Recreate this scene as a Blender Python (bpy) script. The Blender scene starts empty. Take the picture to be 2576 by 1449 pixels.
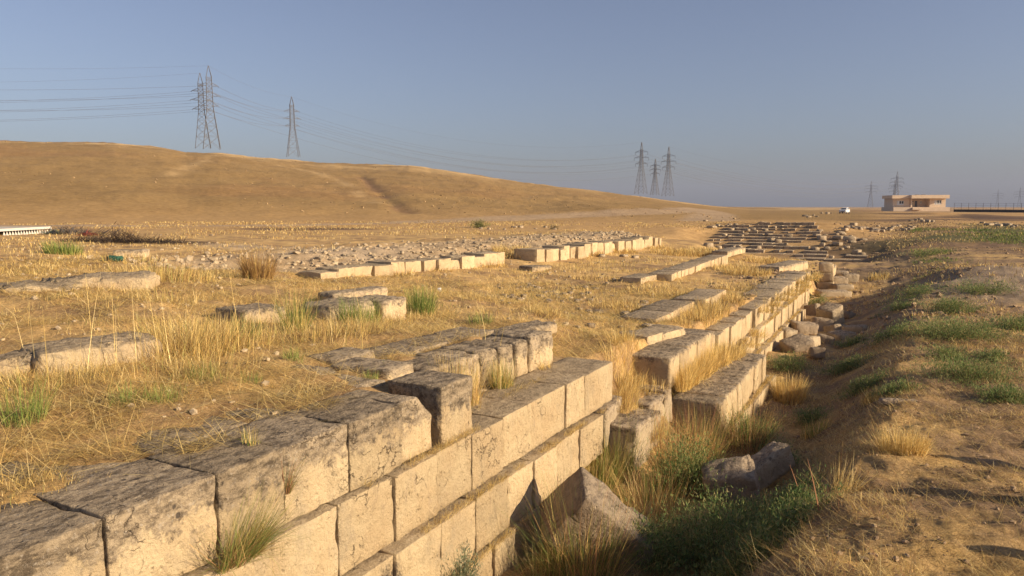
import bpy, bmesh, math, random
import numpy as np
from mathutils import Vector, Matrix
S = bpy.context.scene
COL = S.collection
R = math.radians
# ---------------------------------------------------------------- camera
FPX = 1874.0; PITCH = math.atan(204.5/FPX); YAW = -R(27.634); EYE = np.array([0, 0, 1.5])
F_ = np.array([math.sin(YAW)*math.cos(PITCH), math.cos(YAW)*math.cos(PITCH), -math.sin(PITCH)])
R_ = np.array([math.cos(YAW), -math.sin(YAW), 0.0]); U_ = np.cross(R_, F_)
cd = bpy.data.cameras.new('camera'); cam = bpy.data.objects.new('camera', cd); COL.objects.link(cam)
cd.sensor_width = 36; cd.lens = 36*FPX/2576; cd.clip_start = .05; cd.clip_end = 30000
cam.matrix_world = Matrix(((R_[0], U_[0], -F_[0], 0), (R_[1], U_[1], -F_[1], 0), (R_[2], U_[2], -F_[2], 1.5), (0, 0, 0, 1)))
S.camera = cam
# ---------------------------------------------------------------- sky, sun, exposure
SUN_AZ, SUN_EL = 84.0, 21.0
w = bpy.data.worlds.new('World'); S.world = w; w.use_nodes = True
nt = w.node_tree; nt.nodes.clear()
sk = nt.nodes.new('ShaderNodeTexSky'); sk.sky_type = 'NISHITA'; sk.sun_disc = False
sk.sun_elevation = R(SUN_EL); sk.sun_rotation = R(SUN_AZ); sk.air_density = 1.0; sk.dust_density = 1.5; sk.ozone_density = 4.0
bg = nt.nodes.new('ShaderNodeBackground'); bg.inputs[1].default_value = .067
wo = nt.nodes.new('ShaderNodeOutputWorld'); hs = nt.nodes.new('ShaderNodeHueSaturation'); hs.inputs['Saturation'].default_value = .80; tn = nt.nodes.new('ShaderNodeMixRGB'); tn.blend_type = 'MULTIPLY'; tn.inputs[0].default_value = 1; tn.inputs[2].default_value = (1.03, .95, .99, 1); nt.links.new(sk.outputs[0], hs.inputs['Color']); nt.links.new(hs.outputs[0], tn.inputs[1]); nt.links.new(tn.outputs[0], bg.inputs[0]); nt.links.new(bg.outputs[0], wo.inputs[0])
sl = bpy.data.lights.new('sun', 'SUN'); sl.energy = 5.0; sl.angle = R(.6); sl.color = (1, .80, .53)
so = bpy.data.objects.new('sun', sl); COL.objects.link(so)
sd = Vector((math.sin(R(SUN_AZ))*math.cos(R(SUN_EL)), math.cos(R(SUN_AZ))*math.cos(R(SUN_EL)), math.sin(R(SUN_EL))))
so.rotation_euler = sd.to_track_quat('Z', 'Y').to_euler(); so.location = (60, 0, 60)
S.view_settings.view_transform = 'Standard'; S.view_settings.look = 'None'; S.view_settings.exposure = 0.80; S.view_settings.gamma = 1
# ---------------------------------------------------------------- pixel <-> world (photo drawn 2576 wide)
def ray(px, py): return F_ + R_*(px-1288)/FPX - U_*(py-724.5)/FPX
def gp(px, py, z):
    d = ray(px, py); return EYE + d*((z-1.5)/d[2])
def dp(px, py, depth): return EYE + ray(px, py)*depth
# ---------------------------------------------------------------- noise
def _h(ix, iy, s):
    n = (ix.astype(np.int64)*374761393 + iy.astype(np.int64)*668265263 + s*1442695041) & 0x7fffffff
    n = (n ^ (n >> 13))*1274126177 & 0x7fffffff
    return ((n ^ (n >> 16)) & 0xffff)/65535.0
def vn(x, y, s=0):
    x = np.asarray(x, float); y = np.asarray(y, float)
    ix = np.floor(x); iy = np.floor(y); fx = x-ix; fy = y-iy
    fx = fx*fx*(3-2*fx); fy = fy*fy*(3-2*fy)
    a = _h(ix, iy, s); b = _h(ix+1, iy, s); c = _h(ix, iy+1, s); d = _h(ix+1, iy+1, s)
    return (a+(b-a)*fx)*(1-fy) + (c+(d-c)*fx)*fy
def fbm(x, y, o=4, s=0):
    v = 0; a = .5; t = 0
    for i in range(o):
        v = v + a*vn(np.asarray(x)*2**i, np.asarray(y)*2**i, s+i*7); t += a; a *= .5
    return v/t
def n3(p, sc, s=0):
    x, y, z = p[:, 0]*sc, p[:, 1]*sc, p[:, 2]*sc
    return (fbm(x+z*.71, y-z*.53, 3, s)+fbm(y+x*.37+9, z+x*.29, 3, s+31)+fbm(z-y*.41, x+y*.33+5, 3, s+57))/3-.5
def sst(a, b, x):
    t = np.clip((x-a)/(b-a), 0, 1); return t*t*(3-2*t)
# ---------------------------------------------------------------- terrain heights
def gpc(px, py, z):
    p = gp(px, py, z); return (math.atan2(p[0], p[1]), math.log(math.hypot(p[0], p[1])), z)
C1 = [gpc(*a) for a in [(0, 1400, -.02), (300, 1200, -.03), (100, 1100, -.01), (500, 1100, -.03), (800, 960, -.04), (1000, 920, -.1), (300, 950, .0), (600, 900, -.04),
    (0, 980, 0), (900, 850, -.14), (1150, 870, -.14), (1300, 800, -.42), (1500, 860, -.6), (1620, 830, -.8), (1600, 780, -.95), (1720, 780, -1.1), (1300, 720, -1.15), (1500, 720, -1.2),
    (1600, 670, -1.2), (1100, 715, -1.0), (1050, 760, -.5), (1000, 700, -.85), (1800, 720, -1.28), (1900, 700, -1.28), (1950, 665, -1.3), (600, 720, -.2), (400, 700, -.08), (800, 740, -.35),
    (200, 760, .0), (100, 800, -.02), (0, 740, .0), (300, 640, -.05), (100, 640, -.05), (600, 650, -.25), (850, 700, -.75), (900, 620, -.35), (1200, 600, -.4), (1500, 585, -.5), (1700, 600, -1.15),
    (0, 600, -.2), (500, 605, -.25), (900, 590, -.4), (400, 570, -.3), (1000, 570, -.4), (1400, 565, -.4), (1700, 560, -.5), (0, 1449, -.02), (1800, 640, -1.3)]]
C1 = np.array(C1)
def controls(x, y):
    az = np.arctan2(x, y); lr = np.log(np.hypot(x, y)+.3)
    num = np.zeros_like(az); den = np.zeros_like(az)
    for a, l, z in C1:
        wt = 1/(((az-a)*1.6)**2+(lr-l)**2+.004)**1.7
        num += wt*z; den += wt
    return num/den
BW0 = np.array([-17.3, 14.0]); BW1 = np.array([-14.5, 49.3]); bwd = (BW1-BW0)/np.linalg.norm(BW1-BW0)
def bw_side(x, y): return -((x-BW0[0])*bwd[1]-(y-BW0[1])*bwd[0])   # >0 behind (left of) the back wall
SIL = [(-900, 352), (-400, 345), (0, 343), (120, 345), (300, 350), (420, 362), (480, 372), (560, 373), (770, 397), (900, 407), (1030, 411), (1200, 430), (1320, 452), (1600, 485), (1800, 510), (1880, 517), (2100, 520), (2576, 526), (3400, 524)]
SAZ = np.array([YAW+math.atan((p[0]-1288)/FPX) for p in SIL]); SEL = np.array([(520-p[1])/FPX*math.cos(math.atan((p[0]-1288)/FPX)) for p in SIL])
def hshape(r): 
    t = np.clip((r-88)/262, 0, 1); a = t**1.25*(1-.30*t*t)/.70
    return np.where(r > 350, np.maximum(.80+.2*(1-np.clip((r-350)/900, 0, 1)), 0), a)
_rr = np.linspace(90, 350, 400); GM = float((hshape(_rr)/_rr).max())
def hill(az, r):
    el = np.interp(az, SAZ, SEL)
    k = np.clip((az-SAZ[0]+1.3)/1.3, 0, 1)
    H = np.maximum(el, 0)/GM
    return H*hshape(r)*np.where(az < SAZ[0], k, 1)
MOUNDS = []   # x, y, radius, height
def height(x, y):
    x = np.asarray(x, float); y = np.asarray(y, float)
    r = np.hypot(x, y); az = np.arctan2(x, y)
    L = controls(x, y)
    rough = (fbm(x*1.3, y*1.3, 4, 3)-.5)*.10 + (fbm(x*6, y*6, 3, 9)-.5)*.045*np.exp(-r/40)+(fbm(x*2.6, y*2.6, 3, 10)-.5)*.07
    L = L + rough*np.clip(1.3-r/60, .25, 1)
    # sunken shelf beside the upper course, bay behind
    sh = sst(-4.55, -4.15, x)*sst(5.45, 5.6, y)*(1-sst(9.0, 9.4, y))
    L = L*(1-sh) + (-.53+rough*.25)*sh
    # step of the rear wall
    s = bw_side(x, y); bwm = sst(13, 18, y)*(1-sst(49.5, 50.5, y))
    up = -.62+.34*sst(.3, 3.0, s)-.12*sst(4, 9, s)+(fbm(x*1.1, y*1.1, 4, 77)-.5)*.32*sst(.2, 1, s)
    t = sst(.15, .45, s)*(1-sst(7, 13, s))*bwm
    L = L*(1-t)+up*t
    # right of the wall: ditch, bank, plain
    plat = np.interp(y, [-20, 0, 4, 8, 15, 30, 45, 60, 80, 120, 200, 400], [-.1, -.18, -.62, -1.0, -1.42, -1.5, -1.3, -.85, -.35, -.2, 0, .2])
    plat = plat + np.clip(x, -3, 12)*.03*np.clip(1.5-r/60, 0, 1) + (fbm(x*.7, y*.7, 4, 21)-.5)*.22*np.clip(1.4-r/50, .3, 1) + (fbm(x*5, y*5, 3, 22)-.5)*.08*np.exp(-r/30)+(fbm(x*2.1, y*2.1, 4, 24)-.5)*.16*np.clip(1.3-r/90, 0, 1)
    bot = np.interp(y, [-10, 0, 5, 8, 12, 20, 30, 36, 46, 56], [-1.7, -1.9, -1.9, -1.9, -2.2, -2.4, -2.65, -2.5, -1.9, -1.1])
    e0 = np.interp(y, [0, 4, 6, 12, 20, 32, 40], [-2.1, -1.85, -1.5, -1.35, -1.6, -2.0, -1.5]); e1 = np.interp(y, [0, 4, 6, 12, 20, 32, 40], [-.55, -.45, -.30, .15, .4, 1.4, 3.5])
    e0 = e0+(fbm(y*.5, x*.1, 3, 5)-.5)*.4; e1 = e1+(fbm(y*.45+7, x*.1, 3, 6)-.5)*.7
    bk = sst(0, 1, (x-e0)/(e1-e0))
    Q = np.minimum(bot, plat)*(1-bk)+plat*bk + (fbm(x*2.2, y*2.2, 3, 41)-.5)*.22*(1-bk)
    bay = sst(8.3, 9.2, y)*(1-sst(10.5, 11.1, y)); Q = Q*(1-bay)+np.maximum(Q, np.interp(x, [-3.7, -3.2, -2.85, -2.4], [-1.05, -1.3, -1.75, -2.4]))*bay
    wl = sst(-3.85, -3.5, x)
    sw = np.interp(y, [34, 44], [0, 1])
    z = L*(1-wl)+Q*wl
    # beyond the ruin both sides melt into one another
    wide = sst(-12, -3, x)
    z = z*(1-sw)+(L*(1-wide)+Q*wide)*sw
    far = np.interp(r, [70, 140], [0, 1]); z = z*(1-far)+(-.35+.0006*np.minimum(r, 700))*far
    z = z + hill(az, r)*sst(85, 120, r)
    z = z + (fbm(x*.02, y*.02, 4, 51)-.5)*np.clip((r-150)/120, 0, 1)*3.2*np.clip(np.interp(az, SAZ, SEL)/.04, .0, 1)
    z = z + (fbm(x*.05, y*.05, 3, 52)-.5)*.5*np.clip((r-50)/80, 0, 1)*np.clip(1.6-r/260, 0, 1)
    z = z + ((fbm(x*.11, y*.11, 4, 53)-.5)*1.1+(fbm(x*.4, y*.4, 3, 54)-.5)*.35)*np.clip((r-90)/40, 0, 1)*np.clip(np.interp(az, SAZ, SEL)/.03, 0, 1)*np.clip(1.5-r/900, 0, 1)
    for mx, my, mr, mh in MOUNDS:
        z = z + mh*np.exp(-((x-mx)**2+(y-my)**2)/(mr*mr))
    return z
STEPS = [(559, 1869, 2038, 76), (567, 1833, 2043, 74), (574.5, 1813, 2044, 72), (581.6, 1803, 2044, 70), (589, 1794, 2047, 68), (596, 1784, 2015, 66), (603.5, 1776, 2017, 64), (610.5, 1768, 1970, 62), (618.5, 1810, 2044, 60), (629, 1839, 2066, 58), (638.5, 1845, 1999, 56.5), (642, 1999, 2171, 53), (652, 1999, 2148, 51), (662, 2033, 2120, 49)]
SZ = [float(dp(1930, a[0], a[3])[2]) for a in STEPS]
_main = height
_sd = []; _sz = []
for k_ in range(len(STEPS)-1, -1, -1):
    lo = SZ[k_+1] if k_+1 < len(STEPS) else SZ[k_]-.25
    yk_ = float(dp((STEPS[k_][1]+STEPS[k_][2])/2, STEPS[k_][0], STEPS[k_][3])[1]); _sd += [yk_+.05, yk_+.35]; _sz += [min(lo, SZ[k_])-.03, SZ[k_]-.03]
_fh = np.array([math.sin(YAW), math.cos(YAW)])
def height(x, y):
    x = np.asarray(x, float); y = np.asarray(y, float)
    z = _main(x, y)
    s = x*_fh[0]+y*_fh[1]; t = x*_fh[1]-y*_fh[0]; px = 1288+t/np.maximum(s, 1)*FPX
    ds = [a[3] for a in STEPS][::-1]
    l = np.interp(s, ds, [a[1] if a[1] < 1995 else 1850 for a in STEPS][::-1]); r = np.interp(s, ds, [2060 if k < 11 else a[2] for k, a in enumerate(STEPS)][::-1])
    m = sst(-110, -4, px-l+(fbm(x*.3, y*.3, 3, 91)-.5)*60)*(1-sst(0, 190, px-r+(fbm(x*.3, y*.3, 3, 92)-.5)*60))*sst(_sd[0]-6, _sd[0], y)*(1-sst(_sd[-1]+1, _sd[-1]+12, y))
    return z*(1-m)+np.interp(y, _sd, _sz)*m
def gz(x, y): return float(height(np.array([x]), np.array([y]))[0])
_T = np.concatenate([np.linspace(1.2, 20, 300), np.geomspace(20, 900, 500)[1:]])
def hit(px, py):
    d = ray(px, py); d = d/math.hypot(d[0], d[1]); P = EYE[None]+d[None]*_T[:, None]
    k = P[:, 2]-height(P[:, 0], P[:, 1])
    i = np.argmax(k <= 0) if (k <= 0).any() else len(_T)-1
    if i == 0: return P[0]
    f = k[i-1]/(k[i-1]-k[i]+1e-9); p = P[i-1]*(1-f)+P[i]*f
    return p
def mound(px, py, r, h):
    p = hit(px, py); MOUNDS.append((p[0], p[1], r, h))
mound(2520, 712, 3.6, .55); mound(2400, 700, 2.2, .3); mound(2340, 690, 1.3, -.5); mound(2250, 690, 2.2, .25)
mound(1990, 640, 5, .3); mound(1720, 585, 5, .45); mound(2450, 545, 6, .45); mound(1560, 530, 10, .7); mound(1900, 525, 14, .8)
MOUNDS += [(2.3, 7.3, .26, .95), (2.1, 5.7, .2, .62), (2.5, 8.6, .2, .85)]  # narrow heaps out of view, added to throw long shadows across the bank
GUL = [hit(*a)[:2] for a in [(905, 438), (925, 455), (950, 478), (975, 500), (1000, 520), (1030, 532)]]
TRK = [hit(*a)[:2] for a in [(420, 372), (560, 388), (700, 415), (800, 436), (860, 458), (900, 484), (935, 508), (980, 522), (1030, 535)]]
ROAD = [hit(*a)[:2] for a in [(-300, 566), (0, 567), (300, 568), (640, 568), (1000, 560), (1300, 548), (1500, 540), (1650, 532), (1760, 525), (1800, 540), (1780, 555)]]
def pdist(x, y, P):
    d = np.full(x.shape, 1e9)
    for a, b in zip(P[:-1], P[1:]):
        a = np.array(a); v = np.array(b)-a; t = np.clip(((x-a[0])*v[0]+(y-a[1])*v[1])/(v@v), 0, 1)
        d = np.minimum(d, np.hypot(x-a[0]-t*v[0], y-a[1]-t*v[1]))
    return d
# ---------------------------------------------------------------- object helpers
def tag(o, label=None, cat=None, group=None, kind=None):
    if label: o['label'] = label
    if cat: o['category'] = cat
    if group: o['group'] = group
    if kind: o['kind'] = kind
    return o
def mesh_obj(name, V, Fc, m, parent=None, loc=None, smooth=True, col=None):
    me = bpy.data.meshes.new(name)
    V = np.asarray(V, np.float32); Fc = np.asarray(Fc, np.int32)
    me.vertices.add(len(V)); me.vertices.foreach_set('co', V.ravel())
    n = Fc.shape[1]; me.loops.add(Fc.size); me.loops.foreach_set('vertex_index', Fc.ravel())
    me.polygons.add(len(Fc)); me.polygons.foreach_set('loop_start', np.arange(0, Fc.size, n, dtype=np.int32)); me.polygons.foreach_set('loop_total', np.full(len(Fc), n, np.int32))
    me.update(calc_edges=True); me.validate()
    me.polygons.foreach_set('use_smooth', np.full(len(me.polygons), bool(smooth)))
    if col is not None:
        a = me.color_attributes.new('col', 'FLOAT_COLOR', 'POINT'); c = np.ones((len(V), 4), np.float32); c[:, :3] = col; a.data.foreach_set('color', c.ravel())
    if m: me.materials.append(m)
    o = bpy.data.objects.new(name, me); COL.objects.link(o)
    if parent: o.parent = parent
    if loc is not None: o.location = loc
    return o
def empty(name, loc, rz=0, **k):
    o = bpy.data.objects.new(name, None); COL.objects.link(o); o.location = loc; o.rotation_euler = (0, 0, rz); o.empty_display_size = .2
    return tag(o, **k)
class MB:
    def __init__(s): s.v = []; s.f = []
    def box(s, c, d, rz=0, M=None):
        b = len(s.v)
        for i in range(8):
            p = Vector(((i & 1)-.5, ((i >> 1) & 1)-.5, ((i >> 2) & 1)-.5)); p = Vector((p.x*d[0], p.y*d[1], p.z*d[2]))
            if M: p = M @ p
            if rz: p = Matrix.Rotation(rz, 3, 'Z') @ p
            s.v.append(tuple(p+Vector(c)))
        for f in ((0, 2, 3, 1), (4, 5, 7, 6), (0, 1, 5, 4), (2, 6, 7, 3), (0, 4, 6, 2), (1, 3, 7, 5)): s.f.append(tuple(b+i for i in f))
        return s
    def bar(s, a, b, w, n=4, w2=None):
        a = Vector(a); b = Vector(b); w2 = w if w2 is None else w2
        q = (b-a).to_track_quat('Z', 'Y'); k = len(s.v)
        for p, ww in ((a, w), (b, w2)):
            for i in range(n):
                t = 2*math.pi*i/n+.785; s.v.append(tuple(p+q @ Vector((math.cos(t)*ww, math.sin(t)*ww, 0))))
        for i in range(n): j = (i+1) % n; s.f.append((k+i, k+j, k+n+j, k+n+i))
        if n == 4: s.f.append((k+3, k+2, k+1, k)); s.f.append((k+4, k+5, k+6, k+7))
        return s
    def build(s, name, m, parent=None, loc=None, smooth=False): return mesh_obj(name, s.v, s.f, m, parent, loc, smooth)
# ---------------------------------------------------------------- materials
def mat(name): 
    m = bpy.data.materials.new(name); m.use_nodes = True; t = m.node_tree; t.nodes.clear()
    o = t.nodes.new('ShaderNodeOutputMaterial'); p = t.nodes.new('ShaderNodeBsdfPrincipled'); t.links.new(p.outputs[0], o.inputs[0])
    p.inputs['Roughness'].default_value = .9; p.inputs['Specular IOR Level'].default_value = .15
    return m, t, p
class N:
    def __init__(s, t): s.t = t
    def n(s, k, **a):
        x = s.t.nodes.new('ShaderNode'+k)
        for q, v in a.items():
            if isinstance(v, bpy.types.NodeSocket): s.t.links.new(v, x.inputs[q])
            elif q in x.inputs: x.inputs[q].default_value = v
            else: setattr(x, q, v)
        return x
    def noise(s, vec, sc, det=6, rough=.6):
        x = s.n('TexNoise'); s.t.links.new(vec, x.inputs['Vector']); x.inputs['Scale'].default_value = sc; x.inputs['Detail'].default_value = det; x.inputs['Roughness'].default_value = rough
        return x.outputs[0]
    def ramp(s, f, a, b, lo=0, hi=1):
        x = s.n('MapRange'); s.t.links.new(f, x.inputs[0]); 
        for i, v in enumerate((a, b, lo, hi)): x.inputs[i+1].default_value = v
        return x.outputs[0]
    def mix(s, f, a, b, mode='MIX'):
        x = s.n('MixRGB'); x.blend_type = mode
        for i, v in enumerate((f, a, b)):
            if isinstance(v, bpy.types.NodeSocket): s.t.links.new(v, x.inputs[i])
            elif i == 0: x.inputs[0].default_value = v
            else: x.inputs[i].default_value = (*v, 1)
        return x.outputs[0]
    def m(s, op, a, b=0.0):
        x = s.n('Math'); x.operation = op
        for i, v in enumerate((a, b)):
            if isinstance(v, bpy.types.NodeSocket): s.t.links.new(v, x.inputs[i])
            else: x.inputs[i].default_value = v
        return x.outputs[0]
    def scale(s, vec, v):
        x = s.n('Mapping'); s.t.links.new(vec, x.inputs[0]); x.inputs['Scale'].default_value = v; return x.outputs[0]
    def bump(s, h, st, dist, p):
        x = s.n('Bump'); s.t.links.new(h, x.inputs['Height']); x.inputs['Strength'].default_value = st; x.inputs['Distance'].default_value = dist; s.t.links.new(x.outputs[0], p.inputs['Normal'])
def stone_mat(name, face, face2, top, dark, cap=.45, grain=1.0):
    m, t, p = mat(name); n = N(t); g = n.n('NewGeometry'); P = g.outputs['Position']
    sep = n.n('SeparateXYZ'); t.links.new(g.outputs['True Normal'], sep.inputs[0])
    at = n.n('Attribute', attribute_name='col'); ats = n.n('SeparateColor'); t.links.new(at.outputs['Color'], ats.inputs[0])
    big = n.noise(P, 2.3, 5); mid = n.noise(P, 9, 7, .7); fine = n.noise(P, 46*grain, 6, .75)
    st = n.noise(n.scale(P, (3, 3, 1.1)), 5, 6, .7)
    c = n.mix(n.ramp(big, .35, .65), face, face2)
    c = n.mix(n.ramp(n.noise(P, 1.7, 6, .7), .50, .62, 0, .5), c, (face[0]*.70, face[1]*.70, face[2]*.72)); c = n.mix(n.ramp(mid, .54, .68, 0, .6), c, (face[0]*.62, face[1]*.58, face[2]*.52))
    c = n.mix(n.ramp(fine, .57, .68, 0, .5), c, (face[0]*.5, face[1]*.47, face[2]*.43))
    c = n.mix(n.ramp(st, .56, .68, 0, .55), c, (.36, .28, .20)); c = n.mix(n.ramp(n.noise(n.scale(P, (1, 1, .6)), 3.4, 7, .72), .54, .66, 0, .45), c, (.40, .33, .24))
    # weather crust: on top faces and creeping over the upper rim (attribute r)
    upf = n.ramp(sep.outputs[2], .35, .8)
    rim = n.m('MULTIPLY', n.ramp(n.m('ADD', ats.outputs[0], n.m('MULTIPLY', n.ramp(mid, .3, .7, -.5, .5), .9)), .52, .85), cap*2.0)
    cr = n.mix(n.ramp(n.noise(n.scale(P, (1, .45, 1)), 14, 7, .75), .42, .60), top, dark)
    cr = n.mix(n.ramp(n.noise(P, 30, 5, .7), .56, .66, 0, .7), cr, (.46, .40, .33))
    f = n.m('MAXIMUM', n.m('MULTIPLY', n.m('MULTIPLY', upf, n.ramp(ats.outputs[0], .15, .7, .5, 1)), n.ramp(big, .2, .5, .75, 1)), n.m('MULTIPLY', rim, n.ramp(fine, .30, .50)))
    c = n.mix(n.m('MINIMUM', f, 1.0), c, cr)
    sp = n.n('TexVoronoi'); t.links.new(P, sp.inputs['Vector']); sp.inputs['Scale'].default_value = 11
    spm = n.m('MULTIPLY', n.ramp(n.m('ADD', sp.outputs['Distance'], n.m('MULTIPLY', fine, .25)), .25, .33, 1, 0), n.ramp(n.m('ADD', ats.outputs[0], n.ramp(big, .3, .7, -.4, .4)), .45, .7, 0, .9))
    spm = n.m('MULTIPLY', spm, n.ramp(n.noise(P, 4.5, 2), .5, .56))
    c = n.mix(spm, c, (.075, .062, .055))
    c = n.mix(1, c, n.mix(ats.outputs[1], (.80, .79, .77), (1.08, 1.07, 1.05)), 'MULTIPLY')
    ck = n.n('TexVoronoi', feature='DISTANCE_TO_EDGE'); wv = n.n('VectorMath', operation='ADD'); t.links.new(P, wv.inputs[0]); nz = n.n('TexNoise'); t.links.new(P, nz.inputs['Vector']); nz.inputs['Scale'].default_value = 5; nz.inputs['Detail'].default_value = 5; t.links.new(nz.outputs['Color'], wv.inputs[1]); t.links.new(wv.outputs[0], ck.inputs['Vector']); ck.inputs['Scale'].default_value = 2.1
    crk = n.m('MULTIPLY', n.ramp(ck.outputs['Distance'], .004, .018, 1, 0), n.ramp(n.noise(P, 1.9, 3), .58, .63)); c = n.mix(n.m('MULTIPLY', crk, .55), c, (.16, .11, .07))
    t.links.new(c, p.inputs['Base Color'])
    vo = n.n('TexVoronoi', feature='F1'); t.links.new(n.scale(P, (1, 1, .7)), vo.inputs['Vector']); vo.inputs['Scale'].default_value = 26
    pit = n.m('MULTIPLY', n.ramp(vo.outputs['Distance'], .08, .35, -1, 0), n.ramp(mid, .45, .6))
    hh = n.m('ADD', n.m('MULTIPLY', mid, 1.3), n.m('MULTIPLY', fine, .5)); hh = n.m('ADD', hh, n.m('MULTIPLY', st, .9)); hh = n.m('ADD', hh, n.m('MULTIPLY', pit, .5)); hh = n.m('SUBTRACT', hh, crk)
    n.bump(hh, .95, .04, p)
    return m
M_stone = stone_mat('weathered_limestone', (.585, .465, .30), (.52, .39, .24), (.42, .335, .235), (.13, .102, .075), .8)
M_stone2 = stone_mat('weathered_limestone_grey', (.50, .405, .285), (.38, .30, .21), (.42, .335, .24), (.13, .10, .075), .8)
M_rub = stone_mat('rough_grey_stone', (.38, .30, .22), (.30, .23, .17), (.40, .32, .235), (.15, .12, .095), .5, .7)
M_far = stone_mat('brown_step_stone', (.50, .40, .28), (.34, .27, .19), (.46, .355, .235), (.22, .165, .11), .3, .5)
def grass_mat(name, tr=.3):
    m, t, p = mat(name); n = N(t); at = n.n('Attribute', attribute_name='col')
    t.links.new(at.outputs['Color'], p.inputs['Base Color']); p.inputs['Roughness'].default_value = .65
    tl = n.n('BsdfTranslucent'); t.links.new(at.outputs['Color'], tl.inputs[0]); mx = n.n('MixShader'); mx.inputs[0].default_value = tr
    t.links.new(p.outputs[0], mx.inputs[1]); t.links.new(tl.outputs[0], mx.inputs[2])
    t.links.new(mx.outputs[0], [q for q in t.nodes if q.type == 'OUTPUT_MATERIAL'][0].inputs[0]); return m
M_grass = grass_mat('grass_blades')
def flat_mat(name, c, rough=.8, metal=0, var=.25, sc=3, bump=.0):
    m, t, p = mat(name); n = N(t); g = n.n('NewGeometry')
    f = n.noise(g.outputs['Position'], sc, 5)
    t.links.new(n.mix(n.ramp(f, .3, .7), tuple(x*(1-var) for x in c), tuple(min(1, x*(1+var*.5)) for x in c)), p.inputs['Base Color'])
    p.inputs['Roughness'].default_value = rough; p.inputs['Metallic'].default_value = metal
    if bump: n.bump(f, .5, bump, p)
    return m
def ground_mat():
    m, t, p = mat('dry_earth'); n = N(t); g = n.n('NewGeometry'); P = g.outputs['Position']
    at = n.n('Attribute', attribute_name='col'); c = at.outputs['Color']
    dist = n.n('VectorMath', operation='LENGTH'); t.links.new(P, dist.inputs[0]); d = dist.outputs['Value']
    near = n.ramp(d, 10, 45, 1, 0)
    a = n.noise(P, 22, 8, .75); b = n.noise(P, 1.4, 6, .65); e = n.noise(P, .12, 7, .7)
    c = n.mix(1, c, n.mix(n.ramp(b, .3, .7), (.78, .74, .70), (1.18, 1.16, 1.14)), 'MULTIPLY')
    c = n.mix(n.m('MULTIPLY', near, .9), c, n.mix(1, c, n.mix(n.ramp(a, .35, .65), (.55, .52, .5), (1.3, 1.3, 1.3)), 'MULTIPLY'))
    c = n.mix(n.ramp(d, 60, 120), c, n.mix(1, c, n.mix(n.ramp(e, .35, .65), (.86, .84, .80), (1.10, 1.10, 1.10)), 'MULTIPLY'))
    f2 = n.noise(n.scale(P, (1, 1, 3)), .9, 8, .8)
    c = n.mix(n.m('MULTIPLY', n.ramp(d, 40, 120), n.ramp(f2, .56, .66, 0, .5)), c, n.mix(1, c, (.72, .68, .6), 'MULTIPLY'))
    f3 = n.noise(P, 2.6, 5, .8)
    c = n.mix(n.m('MULTIPLY', n.ramp(d, 50, 120), n.ramp(f3, .62, .70, 0, .8)), c, n.mix(1, c, (1.5, 1.55, 1.6), 'MULTIPLY'))
    t.links.new(c, p.inputs['Base Color'])
    n.bump(n.m('ADD', a, n.m('MULTIPLY', f2, n.ramp(d, 40, 120, 0, 6))), .8, .05, p)
    return m
M_ground = ground_mat()
M_steel = flat_mat('galvanised_steel', (.15, .145, .145), .6, .0)
M_cable = flat_mat('cable', (.12, .12, .13), .6)
M_glassins = flat_mat('insulator', (.10, .09, .08), .4)
# ---------------------------------------------------------------- ground sheet
azs = np.concatenate([np.linspace(-math.pi, YAW-.72, 120)[:-1], np.linspace(YAW-.72, YAW+.72, 820), np.linspace(YAW+.72, math.pi, 130)[1:]])
rs = np.concatenate([np.linspace(.25, 2.4, 16)[:-1], 2.4*np.exp(np.arange(0, 600)*.0064), ])
rs = np.concatenate([rs, np.geomspace(rs[-1], 4000, 170)[1:]])
A, Rr = np.meshgrid(azs, rs); X = Rr*np.sin(A); Y = Rr*np.cos(A); Z = height(X, Y)
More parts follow.
